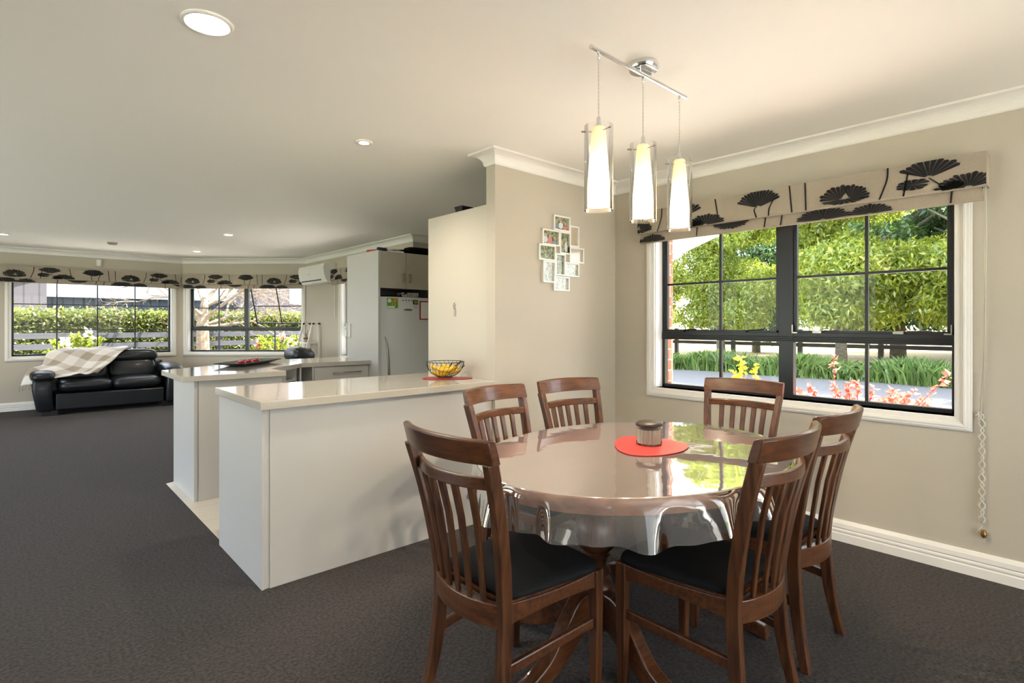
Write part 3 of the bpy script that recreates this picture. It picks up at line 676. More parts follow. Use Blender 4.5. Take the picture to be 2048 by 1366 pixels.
t = thing('racket', 'dark long-handled racket case lying on top of the fridge cupboard, its end to the right', 'racket', loc=(3.1, 5.03, FZ)); m = MB(); m.sup((.14, 0, .04), (.36, .14, .075), .5); m.build('case', M['padblack'], t, local=True, smooth=True)
m = MB(); m.tube([(-.04, 0, .035), (-.27, -.01, .022)], .012, 10); m.build('handle', M['chrome'], t, local=True, smooth=True); m = MB(); m.tube([(-.27, -.01, .022), (-.37, -.012, .022)], .019, 10); m.build('grip', mat('navy_grip', (.03, .03, .08), .5), t, local=True, smooth=True)
t = thing('red_scoop', 'red plastic stick lying on top of the tall white panel', 'stick', loc=(2.76, 5.06, FZ)); m = MB(); m.tube([(-.035, .15, .012), (.0, -.06, .010)], [.020, .005], 8); m.build('blade', mat('red_plastic', (.45, .06, .03), .4), t, local=True, smooth=True)
t = thing('remote_control', 'white remote control in a wall holder on the tall white panel', 'remote control', loc=(2.694, 5.59, 1.21)); m = MB(); m.box(-.012, -.055, -.075, -.001, .03, .075); m.build('holder', M['plastic'], t, local=True, bevel=.004)
m = MB(); m.box(-.028, .0, -.07, -.013, .05, .078); r_ = m.build('handset', M['plastic'], t, local=True, bevel=.003); m = MB(); m.box(-.030, .012, .045, -.028, .04, .072); m.box(-.030, .012, .01, -.028, .022, .03); m.build('display', M['shirtA'], r_, local=True)

# ------------------------------------------------------------------ near bench (peninsula)
t = thing('base_cabinet', 'white cabinet block carrying the near bench, facing the dining table', 'cabinet', loc=(1.6, 3.1, 0))
MB().box(.892, 2.748, 0, 2.322, 3.47, .868).build('carcass', M['cab'], t)
MB().box(.915, 2.740, .0, 2.322, 2.748, .866).build('front_panel', M['cab'], t, bevel=.001)
MB().box(.878, 2.742, 0, .892, 3.477, .868).build('end_panel', M['cab'], t, bevel=.001)
t = thing('worktop', 'cream stone worktop on the near bench, holding the fruit bowl', 'worktop', loc=(1.6, 3.1, .87))
MB().prism([(.862, 2.700), (2.318, 2.700), (2.322, 2.795), (2.332, 2.795), (2.332, 3.505), (.862, 3.505)], .870, .910).build('slab', M['bench'], t, bevel=.003)
# island
t = thing('island_cabinet', 'white cabinet block under the angled kitchen island', 'cabinet', loc=(1.4, 4.9, 0))
MB().prism([(.968, 4.445), (1.56, 4.445), (1.56, 4.74), (1.35, 5.0), (1.97, 5.60), (1.95, 5.62), (.968, 5.09)], 0, .868).build('carcass', M['cab'], t)
MB().prism([(.955, 4.432), (.968, 4.432), (.968, 5.10), (.955, 5.11)], 0, .868).build('end_panel', M['cab'], t)
MB().box(.985, 4.432, 0, 1.57, 4.445, .866).build('front_panel', M['cab'], t, bevel=.001)
ex, ey = (2.0 - 1.585), (5.19 - 4.72); ll = math.hypot(ex, ey); ex /= ll; ey /= ll
def dg(a, b): return (1.585 + ex * a - ey * b, 4.72 + ey * a + ex * b)
m = MB()
for a in (0, .235, .30, .55): m.prism([dg(a, 0), dg(a + (.018 if a != .235 else .065), 0), dg(a + (.018 if a != .235 else .065), .26), dg(a, .26)], 0, .868)
for z in (.0, .30, .55, .70, .755): m.prism([dg(0, 0.002), dg(.56, 0.002), dg(.56, .26), dg(0, .26)], z, z + .016)
m.prism([dg(0, .26), dg(.568, .26), dg(.568, .275), dg(0, .275)], 0, .868); m.build('open_shelf', M['cab'], t)
t2 = thing('chopping_board', 'wooden board in the top slot of the island corner shelf', 'board', loc=(*dg(.12, .1), .771)); MB().prism([dg(.03, .02), dg(.21, .02), dg(.21, .2), dg(.03, .2)], .772, .79).build('board', M['terracotta'], t2)
t = thing('drawer_cabinet', 'white kitchen drawer unit between the island corner and the fridge', 'cabinet', loc=(2.35, 5.4, 0))
m = MB(); m.box(1.985, 5.135, 0, 2.0, 5.72, .868); m.box(2.105, 5.135, 0, 2.12, 5.72, .868); m.box(2.12, 5.15, 0, 2.692, 5.72, .868); m.box(2.0, 5.40, 0, 2.105, 5.72, .868); m.box(2.0, 5.14, .70, 2.105, 5.40, .715); m.box(2.0, 5.14, 0, 2.105, 5.40, .1); m.build('carcass', M['cab'], t)
for k, (z0, z1) in enumerate(((.645, .858), (.38, .638), (.11, .373))):
    d = MB().box(2.124, 5.132, z0, 2.688, 5.149, z1).build('drawer', M['cab'], t, bevel=.0015)
    zc = z1 - .055; m = MB(); m.tube([(2.30, 5.102, zc), (2.60, 5.102, zc)], .006, 10); m.tube([(2.315, 5.102, zc), (2.315, 5.132, zc)], .005, 8); m.tube([(2.585, 5.102, zc), (2.585, 5.132, zc)], .005, 8); m.build('handle', M['steel'], d, smooth=True)
t = thing('worktop', 'cream stone worktop bent around the kitchen island, holding the black tray', 'worktop', loc=(1.6, 5.1, .87))
MB().prism([(.870, 4.386), (1.590, 4.386), (1.575, 4.69), (2.0, 5.13), (2.694, 5.09), (2.694, 5.80), (1.98, 5.86), (.870, 5.11)], .870, .910).build('slab', M['bench'], t, bevel=.003)
# tray with red serving pieces
def rect_ring(cx, cy, z, a, b, rot):
    c_, s_ = math.cos(rot), math.sin(rot); return [(cx + x * c_ - y * s_, cy + x * s_ + y * c_, z) for x, y in ((-a, -b), (a, -b), (a, b), (-a, b))]
ra = R(46); TX, TY = 1.60, 5.32
t = thing('serving_tray', 'long dark rectangular tray with flared ends on the island worktop', 'tray', loc=(TX, TY, .910), rz=ra); m = MB()
m.loft([rect_ring(0, 0, .0005, .20, .085, 0), rect_ring(0, 0, .028, .36, .13, 0), rect_ring(0, 0, .034, .36, .13, 0), rect_ring(0, 0, .010, .20, .085, 0)]); m.build('dish', M['navy'], t, local=True, bevel=.004)
for k, dx in enumerate((-.13, 0, .13)):
    t = thing('serving_spoon', ['red-handled server in the tray, nearest the camera end', 'red-handled server in the middle of the tray', 'red-handled server at the far end of the tray'][k], 'utensil', loc=(TX + dx * math.cos(ra), TY + dx * math.sin(ra), .923), rz=ra, group='red servers on the dark tray')
    m = MB(); m.sup((-.02, -.0, .018), (.075, .05, .026), .6); m.build('handle', mat('red_enamel', (.6, .015, .02), .25) if k == 0 else bpy.data.materials['red_enamel'], t, local=True, smooth=True)
    m = MB(); m.tube([(.0, 0, .022), (.05, .02, .038), (.085, .03, .032)], .005, 8); m.build('shank', M['steel'], t, local=True, smooth=True)

# fruit bowl on red mat
def mat_shape(cx, cy, z, a, b, rot, th, name, label, material):
    t = thing(name, label, 'placemat', loc=(cx, cy, z), rz=rot); m = MB(); P = []
    for k in range(48):
        th_ = 2 * PI * k / 48; rr = 1 + .10 * math.cos(th_); P.append((a * math.cos(th_) * rr, b * math.sin(th_) * (1 + .22 * math.cos(th_ + PI))))
    m.prism(P, 0, th); m.build('sheet', material, t, local=True, bevel=.0008); return t
mat_shape(2.16, 3.04, .9105, .17, .115, R(-40), .003, 'placemat', 'dark red mat under the wire fruit bowl on the near bench', M['darkred'])
BX, BY, BZ = 2.165, 3.045, .914
t = thing('fruit_bowl', 'black wire fruit bowl holding bananas on the near bench', 'bowl', loc=(BX, BY, BZ)); m = MB(); br = .128
def bpt(a, f): # f 0 bottom..1 rim
    ph = f * PI / 2; return (br * math.sin(ph * .96 + .06) * math.cos(a) if f > 0 else .03 * math.cos(a), (br * math.sin(ph * .96 + .06)) * math.sin(a) if f > 0 else .03 * math.sin(a), .004 + .105 * (1 - math.cos(ph)))
for k in range(26):
    a = 2 * PI * k / 26; m.tube([bpt(a + .55 * f, f) for f in [.2 + .8 * q / 10 for q in range(11)]], .0014, 5)
m.build('wires', M['blackmetal'], t, local=True, smooth=True)
m = MB(); m.tube([(br * .998 * math.cos(a), br * .998 * math.sin(a), .1095) for a in [2 * PI * q / 40 for q in range(40)]], .0024, 6, close=True); m.tube([(.047 * math.cos(a), .047 * math.sin(a), .006) for a in [2 * PI * q / 24 for q in range(24)]], .0024, 6, close=True); m.tube([(.025 * math.cos(a), .025 * math.sin(a), .0045) for a in [2 * PI * q / 24 for q in range(24)]], .0018, 6, close=True)
m.build('rim', M['blackmetal'], t, local=True, smooth=True)
def banana(i, loc, rz, tilt, label, stemup=True):
    t = thing('banana', label, 'banana', loc=loc, rz=rz, group='bananas in the wire bowl'); t.rotation_euler = (tilt, 0, rz)
    P = [(-.075 + .15 * k / 12, 0, .030 * ((k - 6) / 6) ** 2) for k in range(13)]; rr = [.006] + [.012 + .006 * math.sin(PI * k / 12) for k in range(1, 12)] + [.005]
    m = MB(); m.tube(P, rr, 6); m.build('fruit', M['banana'], t, local=True, smooth=True, subsurf=1)
    m = MB(); m.tube([P[-1], (.085, 0, .040), (.092, 0, .052)], [.005, .0045, .006], 6); m.build('stalk', M['bananatip'], t, local=True, smooth=True)
banana(0, (BX - .02, BY + .01, BZ + .022), R(-30), R(20), 'banana lying lowest in the wire bowl')
banana(1, (BX + .02, BY - .03, BZ + .040), R(-48), R(-25), 'banana at the right front of the wire bowl, stalk up')
banana(2, (BX - .025, BY - .025, BZ + .052), R(-42), R(5), 'banana across the middle of the wire bowl')
banana(3, (BX - .01, BY + .035, BZ + .058), R(-60), R(30), 'banana at the back left of the wire bowl')
banana(4, (BX + .035, BY - .005, BZ + .066), R(-75), R(-5), 'topmost banana in the wire bowl, dark stalk upright')

# ------------------------------------------------------------------ dining table
TCX, TCY, TA, TB, TZ = 1.935, 1.336, .735, .55, .752
t = thing('dining_table', 'oval wooden twin-pedestal dining table under the clear cloth', 'table', loc=(TCX, TCY, 0)); m = MB()
def ell(a, b, z, n=72, c=(0, 0)): return [(c[0] + a * math.cos(2 * PI * k / n), c[1] + b * math.sin(2 * PI * k / n), z) for k in range(n)]
m.loft([ell(TA - .06, TB - .06, TZ - .062), ell(TA - .02, TB - .02, TZ - .06), ell(TA - .014, TB - .014, TZ - .045), ell(TA - .006, TB - .006, TZ - .034), ell(TA, TB, TZ - .024), ell(TA, TB, TZ - .010), ell(TA - .006, TB - .006, TZ - .002), ell(TA - .02, TB - .02, TZ)])
m.build('tabletop', M['tablewood'], t, local=True, smooth=True, auto=50)
m = MB(); m.loft([ell(TA - .13, TB - .13, TZ - .10), ell(TA - .13, TB - .13, TZ - .062)]); m.build('apron', M['woodx'], t, local=True)
for px in (-.275, .275):
    m = MB(); m.box(px - .09, -.30, TZ - .12, px + .09, .30, TZ - .10)
    m.lathe([(.10, TZ - .12), (.085, .60), (.06, .585), (.045, .575), (.06, .565), (.05, .555), (.075, .53), (.085, .48), (.07, .43), (.05, .41), (.058, .40), (.042, .385), (.038, .36), (.05, .345), (.056, .33), (.045, .315), (.06, .30), (.065, .28), (.055, .26)], (px, 0), 32)
    m.prism([(px - .052, -.052), (px + .052, -.052), (px + .052, .052), (px - .052, .052)], .12, .27)
    m.build('pedestal', M['wood'], t, local=True, smooth=True, auto=35)
    for ang in ((180, 262, 98) if px < 0 else (0, 278, 82)):
        L = .42 if ang in (0, 180) else .40
        prof_t = catmull([(0.04, 0, .27), (.12, 0, .265), (.19, 0, .20), (.27, 0, .11), (.35, 0, .07), (L, 0, .055)], 5)
        prof_b = catmull([(0.04, 0, .14), (.10, 0, .13), (.17, 0, .08), (.26, 0, .035), (.34, 0, .015), (L + .005, 0, .0)], 5)
        rings = []
        for a, b in zip(prof_t, prof_b): rings.append([(a.x, -.027, a.z), (a.x, .027, a.z), (b.x, .027, b.z), (b.x, -.027, b.z)])
        m = MB(); m.loft(rings); rz = Matrix.Rotation(R(ang), 3, 'Z'); m.v = [tuple(rz @ Vector(v) + Vector((px, 0, 0))) for v in m.v]
        m.build('leg', M['woodx'], t, local=True, bevel=.006)
# vinyl cloth
t = thing('tablecloth', 'clear plastic tablecloth with rippled skirt covering the oval dining table', 'tablecloth', loc=(TCX, TCY, 0))
def clothpt(th, s):
    """s 0..1 over the top, 1..2 down the skirt"""
    fold = math.sin(th * 15 + 1.3 * math.sin(3 * th)) + .6 * math.sin(th * 29 + 1)
    if s <= 1:
        return ((TA + .004) * s * math.cos(th), (TB + .004) * s * math.sin(th), TZ + .0035 + .0008 * math.sin(9 * s * math.cos(th)) * math.sin(7 * s * math.sin(th)))
    q = s - 1; drop = .130 + .018 * math.cos(2 * (th - .4)) + .012 * math.sin(5 * th); out = .006 + .012 * math.sin(min(q * 6, PI / 2)) + fold * .020 * q + .012 * q
    z = TZ + .0035 - drop * max(0, q) ** 1.1 if q > .06 else TZ + .0035 - .012 * (q / .06) ** 2 * .6
    return ((TA + out) * math.cos(th), (TB + out) * math.sin(th), z)
def sheet(ss, n=288):
    m = MB(); rings = [[clothpt(2 * PI * k / n, s) for k in range(n)] for s in ss]; m.loft(rings, caps=False); return m
m = sheet([.02 + .98 * k / 24 for k in range(25)]); m.add([clothpt(2 * PI * k / 288, .02) for k in range(288)], [tuple(range(288))]); m.build('cloth_top', M['vinyl'], t, local=True, smooth=True)
m = sheet([1, 1.02, 1.04, 1.06] + [1.08 + .92 * k / 12 for k in range(13)]); m.build('skirt', M['vinyl_skirt'], t, local=True, smooth=True)
CZ = TZ + .0055
t = thing('placemat', 'bright red rounded-triangle mat in the middle of the dining table', 'placemat', loc=(2.0, 1.34, CZ)); m = MB()
mp_ = [(1.894, 1.421), (1.965, 1.475), (2.04, 1.507), (2.11, 1.500), (2.152, 1.447), (2.170, 1.375), (2.172, 1.295), (2.141, 1.22), (2.033, 1.182), (1.926, 1.190), (1.854, 1.225), (1.816, 1.279), (1.833, 1.350)]
cp_ = catmull([(x, y, 0) for x, y in mp_[-2:] + mp_ + mp_[:3]], 5); cp_ = cp_[10:10 + 5 * len(mp_)]
m.prism([(p.x - 2.0, p.y - 1.34) for p in cp_][::-1], 0, .003); m.build('sheet', M['red'], t, local=True, bevel=.0008)
JX, JY = 2.032, 1.345
t = thing('glass_jar', 'ribbed glass jar with dark lid standing on the red table mat', 'jar', loc=(JX, JY, CZ + .0035)); t.scale = (1.12, 1.12, .96); m = MB()
n = 40; rings = []
for r, z in ((.046, 0), (.049, .004), (.049, .012), (.047, .014), (.047, .070), (.044, .076), (.044, .080)):
    rings.append([((r + (.0016 * math.cos(20 * 2 * PI * k / 80) if .012 < z < .072 else 0)) * math.cos(2 * PI * k / 80), (r + (.0016 * math.cos(20 * 2 * PI * k / 80) if .012 < z < .072 else 0)) * math.sin(2 * PI * k / 80), z) for k in range(80)])
m.loft(rings); m.build('glass_body', M['cglass'], t, local=True, smooth=True)
m = MB()
rings = []
for z in (.006, .068): rings.append([((.0425 + .0018 * math.cos(20 * 2 * PI * k / 80)) * math.cos(2 * PI * k / 80), (.0425 + .0018 * math.cos(20 * 2 * PI * k / 80)) * math.sin(2 * PI * k / 80), z) for k in range(80)])
m.loft(rings); m.build('contents', M['jarfill'], t, local=True, smooth=False)
m = MB(); m.lathe([(.044, .0815), (.050, .083), (.051, .087), (.051, .092), (.044, .100), (.02, .104), (.001, .105)], (0, 0), 40, caps=False); m.build('lid', M['espresso'], t, local=True, smooth=True)

# ------------------------------------------------------------------ chairs
def slab_loft(mb, pts_c, halfs):   # pts_c: centre (x,y,z) path of horizontal slices, halfs (hx,hy)
    mb.loft([[(p[0] - h[0], p[1] - h[1], p[2]), (p[0] + h[0], p[1] - h[1], p[2]), (p[0] + h[0], p[1] + h[1], p[2]), (p[0] - h[0], p[1] + h[1], p[2])] for p, h in zip(pts_c, halfs)])
def rail(mb, x0, x1, yf, z0f, z1f, th, n=14):   # curved rail along x; yf(x) centre line
    rings = []
    for k in range(n + 1):
        x = x0 + (x1 - x0) * k / n; y = yf(x); rings.append([(x, y - th / 2, z0f(x)), (x, y + th / 2, z0f(x)), (x, y + th / 2, z1f(x)), (x, y - th / 2, z1f(x))])
    mb.loft(rings)
POST = [(.190, -.050, 0), (.174, -.018, .16), (.166, -.002, .32), (.166, 0, .43), (.176, -.014, .55), (.192, -.046, .72), (.208, -.090, .882)]
def make_chair():
    t = thing('dining_chair', 'x', 'chair', group='slat-back wooden dining chairs')
    P = catmull(POST, 4)
    for s in (-1, 1):
        m = MB(); slab_loft(m, [(s * p.x, p.y, p.z) for p in P], [(.0165 - .002 * abs(p.z - .4), .0215 if p.z > .2 else .0205 - .02 * (.2 - p.z)) for p in P])
        m.build('leg', M['wood'], t, local=True, bevel=.005)
    for s in (-1, 1):
        m = MB(); slab_loft(m, [(s * .205, .385, 0), (s * .205, .385, .25), (s * .205, .385, .442)], [(.014, .015), (.018, .019), (.019, .020)])
        m.build('leg', M['wood'], t, local=True, bevel=.004)
    cur = lambda d: (lambda x: -d * (1 - (x / .22) ** 2))
    tilt = lambda f, dy: (lambda x: f(x) + dy)
    # top rail with leaning back section
    m = MB(); rings = []
    for k in range(19):
        x = -.226 + .452 * k / 18; y = -.086 - .056 * (1 - (x / .226) ** 2); th = .030
        zt = .952 + .004 * (1 - (x / .226) ** 2); rings.append([(x, y - th / 2 + .006, .878), (x, y + th / 2 + .006, .878), (x, y + th / 2 - .004, .915), (x, y + th / 2 - .014, zt - .006), (x, y - .014, zt), (x, y - th / 2 - .012, zt - .006), (x, y - th / 2 - .004, .915)])
    m.loft(rings); m.build('top_rail', M['woodx'], t, local=True, smooth=True, auto=40, bevel=.003)
    m = MB(); rail(m, -.185, .185, lambda x: -.062 - .052 * (1 - (x / .19) ** 2), lambda x: .795, lambda x: .832, .022); m.build('cross_rail', M['woodx'], t, local=True, bevel=.005)
    for k in range(5):
        a = -.122 + .061 * k; b = a * .86; m = MB()
        yt = -.062 - .052 * (1 - (a / .19) ** 2); yb = -.004 - .042 * (1 - (b / .17) ** 2)
        slab_loft(m, [(b, yb, .425), (b + (a - b) * .3, yb * .75 + yt * .25 + .002, .55), (b + (a - b) * .65, yb * .4 + yt * .6 + .002, .69), (a, yt, .80)], [(.0085, .0065), (.0115, .0065), (.0135, .0065), (.0145, .007)])
        m.build('slat', M['wood'], t, local=True, bevel=.003)
    m = MB(); rail(m, -.160, .160, lambda x: -.004 - .042 * (1 - (x / .17) ** 2), lambda x: .365, lambda x: .436, .026); m.build('seat_rail', M['woodx'], t, local=True, bevel=.003)
    m = MB(); rail(m, -.19, .19, lambda x: .388, lambda x: .385, lambda x: .438, .022); m.build('seat_rail', M['woodx'], t, local=True, bevel=.003)
    for s in (-1, 1):
        m = MB(); rings = []
        for k in range(13):
            f = k / 12; y = .015 + .36 * f; x = s * (.166 + .040 * f); zt = .436 - .010 * math.sin(PI * f) + .004 * f; zb = .372 + .014 * math.sin(PI * f) * .6 + .012 * f
            rings.append([(x - .011, y, zb), (x + .011, y, zb), (x + .011, y, zt), (x - .011, y, zt)])
        m.loft(rings); m.build('seat_rail', M['woodx'], t, local=True, bevel=.003)
        m = MB(); rings = []
        for k in range(7):
            f = k / 6; y = .005 + .375 * f; x = s * (.168 + .036 * f); z = .235 + .028 * f; rings.append([(x - .009, y, z - .017), (x + .009, y, z - .017), (x + .009, y, z + .017), (x - .009, y, z + .017)])
        m.loft(rings); m.build('stretcher', M['woodx'], t, local=True, bevel=.005)
    m = MB(); m.prism([(-.17, .0), (.17, .0), (.205, .385), (-.205, .385)], .425, .440); m.build('seat_base', M['wood'], t, local=True)
    def fn(p):
        f = (p.y + .2) / .4; p.x *= .80 + .22 * f; 
        if p.z < 0: p.z *= .55
        p.z += -.006 * (abs(p.x) / .2) ** 2; return p
    m = MB(); m.sup((0, .212, .452), (.446, .408, .058), .30, .62, nu=56, nv=16, fn=fn); m.build('seat_pad', M['padblack'], t, local=True, smooth=True)
    return t
ch0 = make_chair()
spots = [
 (1.090, 1.394, -90, 'dining chair at the near left, its slatted back toward the kitchen bench end'),
 (1.795, .775, 0, 'dining chair at the near right, slatted back closest to the camera'),
 (2.335, .80, 0, 'dining chair on the far right, back toward the camera beside the wall below the window'),
 (3.065, 1.445, 94, 'dining chair at the table end under the dining window'),
 (1.865, 2.06, 187, 'dining chair behind the table in front of the near bench end'),
 (2.42, 2.07, 171, 'dining chair behind the table under the photo collage')]
chairs = [ch0] + [copy_tree(ch0) for _ in spots[1:]]
for c, (x, y, a, lb) in zip(chairs, spots):
    c.location = (x, y, 0); c.rotation_euler = (0, 0, R(a)); c['label'] = lb

# ------------------------------------------------------------------ lounge seating
def make_seat(name, label, cat, loc, rz, n, W_):
    t = thing(name, label, cat, loc=loc, rz=rz)     # local: front at -y, x centred
    hw = W_ / 2; aw = .27; iw = W_ - 2 * aw
    m = MB(); m.box(-hw + aw - .03, -.44, .07, hw - aw + .03, .32, .30); m.build('base', M['leather'], t, local=True, bevel=.02)
    for s in (-1, 1):
        m = MB(); xs = s * (hw - .13)
        m.loft([[(xs - .09, -.46, .06), (xs + .09, -.46, .06), (xs + .09, .38, .06), (xs - .09, .38, .06)], [(xs - .11 + s * .03, -.48, .36), (xs + .11 + s * .04, -.48, .36), (xs + .11 + s * .04, .40, .40), (xs - .11 + s * .03, .40, .40)], [(xs - .10 + s * .03, -.46, .52), (xs + .11 + s * .05, -.46, .50), (xs + .11 + s * .05, .36, .60), (xs - .10 + s * .03, .36, .60)]])
        m.build('arm', M['leather'], t, local=True, bevel=.04, bseg=4, smooth=True)
        m = MB()
        def fa(p): p.z += .05 * (p.y + .4) - .10 * (p.y + .15) ** 2 * (1 if p.y < -.15 else 0); return p
        m.sup((xs + s * .025, -.09, .545), (.30, .80, .17), .55, .7, nu=32, nv=14, fn=fa); m.build('arm_pad', M['leather'], t, local=True, smooth=True)
    cw = iw / n
    for k in range(n):
        cx = -iw / 2 + cw * (k + .5)
        m = MB(); m.sup((cx, -.16, .395), (cw * 1.03, .62, .19), .38, .62, nu=40, nv=16); m.build('seat_cushion', M['leather'], t, local=True, smooth=True)
        m = MB(); m.sup((cx, .15, .57), (cw * 1.0, .26, .34), .4, .6, rot=Matrix.Rotation(R(-14), 3, 'X'), nu=36, nv=16); m.build('back_cushion', M['leather'], t, local=True, smooth=True)
        m = MB(); m.sup((cx, .20, .765), (cw * 1.12, .32, .23), .45, .75, rot=Matrix.Rotation(R(-12), 3, 'X'), nu=36, nv=16); m.build('headrest', M['leather'], t, local=True, smooth=True)
    m = MB(); m.box(-hw + .14, .22, .09, hw - .14, .42, .70); m.build('back_frame', M['leather'], t, local=True, bevel=.05, bseg=4)
    for sx in (-1, 1):
        for sy in (-.36, .30): m = MB(); m.box(sx * (hw - .18) - .09, sy - .05, 0, sx * (hw - .18) + .09, sy + .05, .075); m.build('foot', M['blackmetal'], t, local=True, bevel=.004)
    return t
make_seat('sofa', 'black leather two-seat sofa with plaid throw under the lounge window', 'sofa', (1.08, 10.36, 0), 0, 2, 1.78)
make_seat('armchair', 'black leather armchair behind the kitchen island by the bay window', 'armchair', (2.96, 8.22, .0), R(-90), 1, .98).scale = (1.06, 1.06, 1.06)
# plaid throw on the sofa
t = thing('throw_blanket', 'beige plaid wool throw draped over the left half of the black sofa', 'blanket', loc=(.6, 10.4, .8))
nu_, nv_ = 40, 30; G = []
def lerp(a, b, f): return [a[i] + (b[i] - a[i]) * f for i in range(3)]
colL = [(.50, 10.86 - .30, .905), (.36, 10.36, .86), (.30, 10.20, .70), (.16, 10.08, .645), (.07, 9.98, .42)]
colM = [(.85, 10.58, .915), (.80, 10.38, .88), (.74, 10.24, .70), (.70, 10.08, .575), (.62, 9.93, .555)]
colR = [(1.34, 10.58, .915), (1.30, 10.38, .885), (1.18, 10.27, .80), (1.06, 10.20, .68), (.92, 10.08, .545)]
cL, cM, cR = (catmull(c, 8) for c in (colL, colM, colR)); nn = len(cL)
vs = []; uvs = []
for j in range(nn):
    row = catmull([cL[j], lerp(cL[j], cM[j], .5), cM[j], lerp(cM[j], cR[j], .5), cR[j]], 8)
    for i, p in enumerate(row):
        u = i / (len(row) - 1); v = j / (nn - 1); vs.append((p[0] + .01 * math.sin(v * 12), p[1] - .02 - .010 * math.sin(u * 17 + v * 6), p[2] + .012 + .007 * math.sin(u * 21 - v * 5))); uvs.append((u * .9 + v * .5, v * .9 - u * .5))
nr = len(row); m = MB(); m.add(vs, [(j * nr + i, j * nr + i + 1, (j + 1) * nr + i + 1, (j + 1) * nr + i) for j in range(nn - 1) for i in range(nr - 1)])
mw = world(t).inverted(); o = m.build('cloth', M['plaid'], t, smooth=True); ul = o.data.uv_layers.new(name='uv')
for lp in o.data.loops: ul.data[lp.index].uv = uvs[lp.vertex_index]
sm = o.modifiers.new('thick', 'SOLIDIFY'); sm.thickness = .010; sm.offset = 1
m = MB()
for k in range(16):
    f = k / 15; p = vs[(nn - 1) * nr + int(f * 9)]; m.tube([p, (p[0] - .01, p[1] - .012, p[2] - .03), (p[0] - .015 + .01 * math.sin(k * 3), p[1] - .012, p[2] - .075)], .0035, 5)
m.build('fringe', M['plaid'], t)

# ------------------------------------------------------------------ heat pump
t = thing('heat_pump', 'white wall heat pump high on the lounge wall beside the bay blind', 'air conditioner', loc=(XV, 8.72, 2.08), rz=R(-90))   # local x -> -y, y -> outward
prof = [(-.001, -.14), (-.07, -.150), (-.14, -.138), (-.185, -.08), (-.205, .0), (-.212, .09), (-.195, .145), (-.15, .155), (-.001, .155)]
def profx(mb, prof, x0, x1): mb.loft([[(x, y, z) for y, z in prof] for x in (x0, x1)])
m = MB(); profx(m, prof, -.50, .36); m.build('housing', M['plastic'], t, local=True, bevel=.004)
m = MB(); profx(m, [(y - (.004 if y < -.05 else 0), z) for y, z in prof], .362, .52); m.build('side_cover', M['plastic'], t, local=True, bevel=.006)
m = MB(); m.add([(-.44, -.178, -.098), (.34, -.178, -.098), (.34, -.170, -.108), (-.44, -.170, -.108)], [(0, 1, 2, 3)]); m.box(-.44, -.183, -.104, .34, -.168, -.094); m.build('outlet_slot', M['blackmetal'], t, local=True)
m = MB(); m.box(-.10, -.209, .0, -.05, -.205, .006); m.build('badge', M['steel'], t, local=True)
m = MB(); m.tube([(.49, -.03, -.14), (.49, -.012, -.20), (.49, -.010, -.7)], .006, 6); m.build('pipe_cover', M['plastic'], t, local=True)
# ladder shelf
t = thing('ladder_shelf', 'white leaning ladder shelf against the lounge wall by the bay', 'shelf', loc=(3.60, 8.95, 0))
for yy in (9.19, 8.79):
    m = MB(); m.loft([[(3.28, yy - .011, 0), (3.32, yy - .011, 0), (3.32, yy + .011, 0), (3.28, yy + .011, 0)], [(3.60, yy - .011, 1.30), (3.64, yy - .011, 1.30), (3.64, yy + .011, 1.30), (3.60, yy + .011, 1.30)]]); m.build('front_rail', M['white'], t)
    m = MB(); m.box(3.70, yy - .011, 0, 3.735, yy + .011, 1.30); m.box(3.60, yy - .011, 1.27, 3.735, yy + .011, 1.30); m.build('back_rail', M['white'], t)
for z, x0 in ((.25, 3.34), (.58, 3.42), (.96, 3.52)):
    MB().box(x0, 8.78, z, 3.735, 9.20, z + .018).build('shelf_board', M['white'], t)
t = thing('plant_pot', 'small beige pot with twine and dry twigs on the white ladder shelf', 'pot', loc=(3.60, 9.05, .979)); m = MB(); m.lathe([(.028, 0), (.032, .02), (.035, .08), (.038, .09)], (0, 0), 20); m.build('pot', M['terracotta'], t, local=True, smooth=True)
m = MB(); m.lathe([(.037, .05), (.040, .06), (.037, .07)], (0, 0), 20); m.build('twine', M['bananatip'], t, local=True); m = MB()
for k in range(7): m.tube([(0, 0, .08), (.02 * math.cos(k), .02 * math.sin(k), .12), (.04 * math.cos(k), .04 * math.sin(k), .14 + .01 * k)], .0018, 4)
m.build('twigs', M['bark'], t, local=True)
t = thing('copper_canister', 'copper and black square canister low on the ladder shelf beside the armchair', 'canister', loc=(3.55, 8.87, .599)); m = MB(); m.box(-.05, -.05, 0, .05, .05, .28, 0); m.box(-.052, -.018, .02, -.049, .018, .27, 1); m.build('canister_body', [M['copper'], M['blackmetal']], t, local=True)

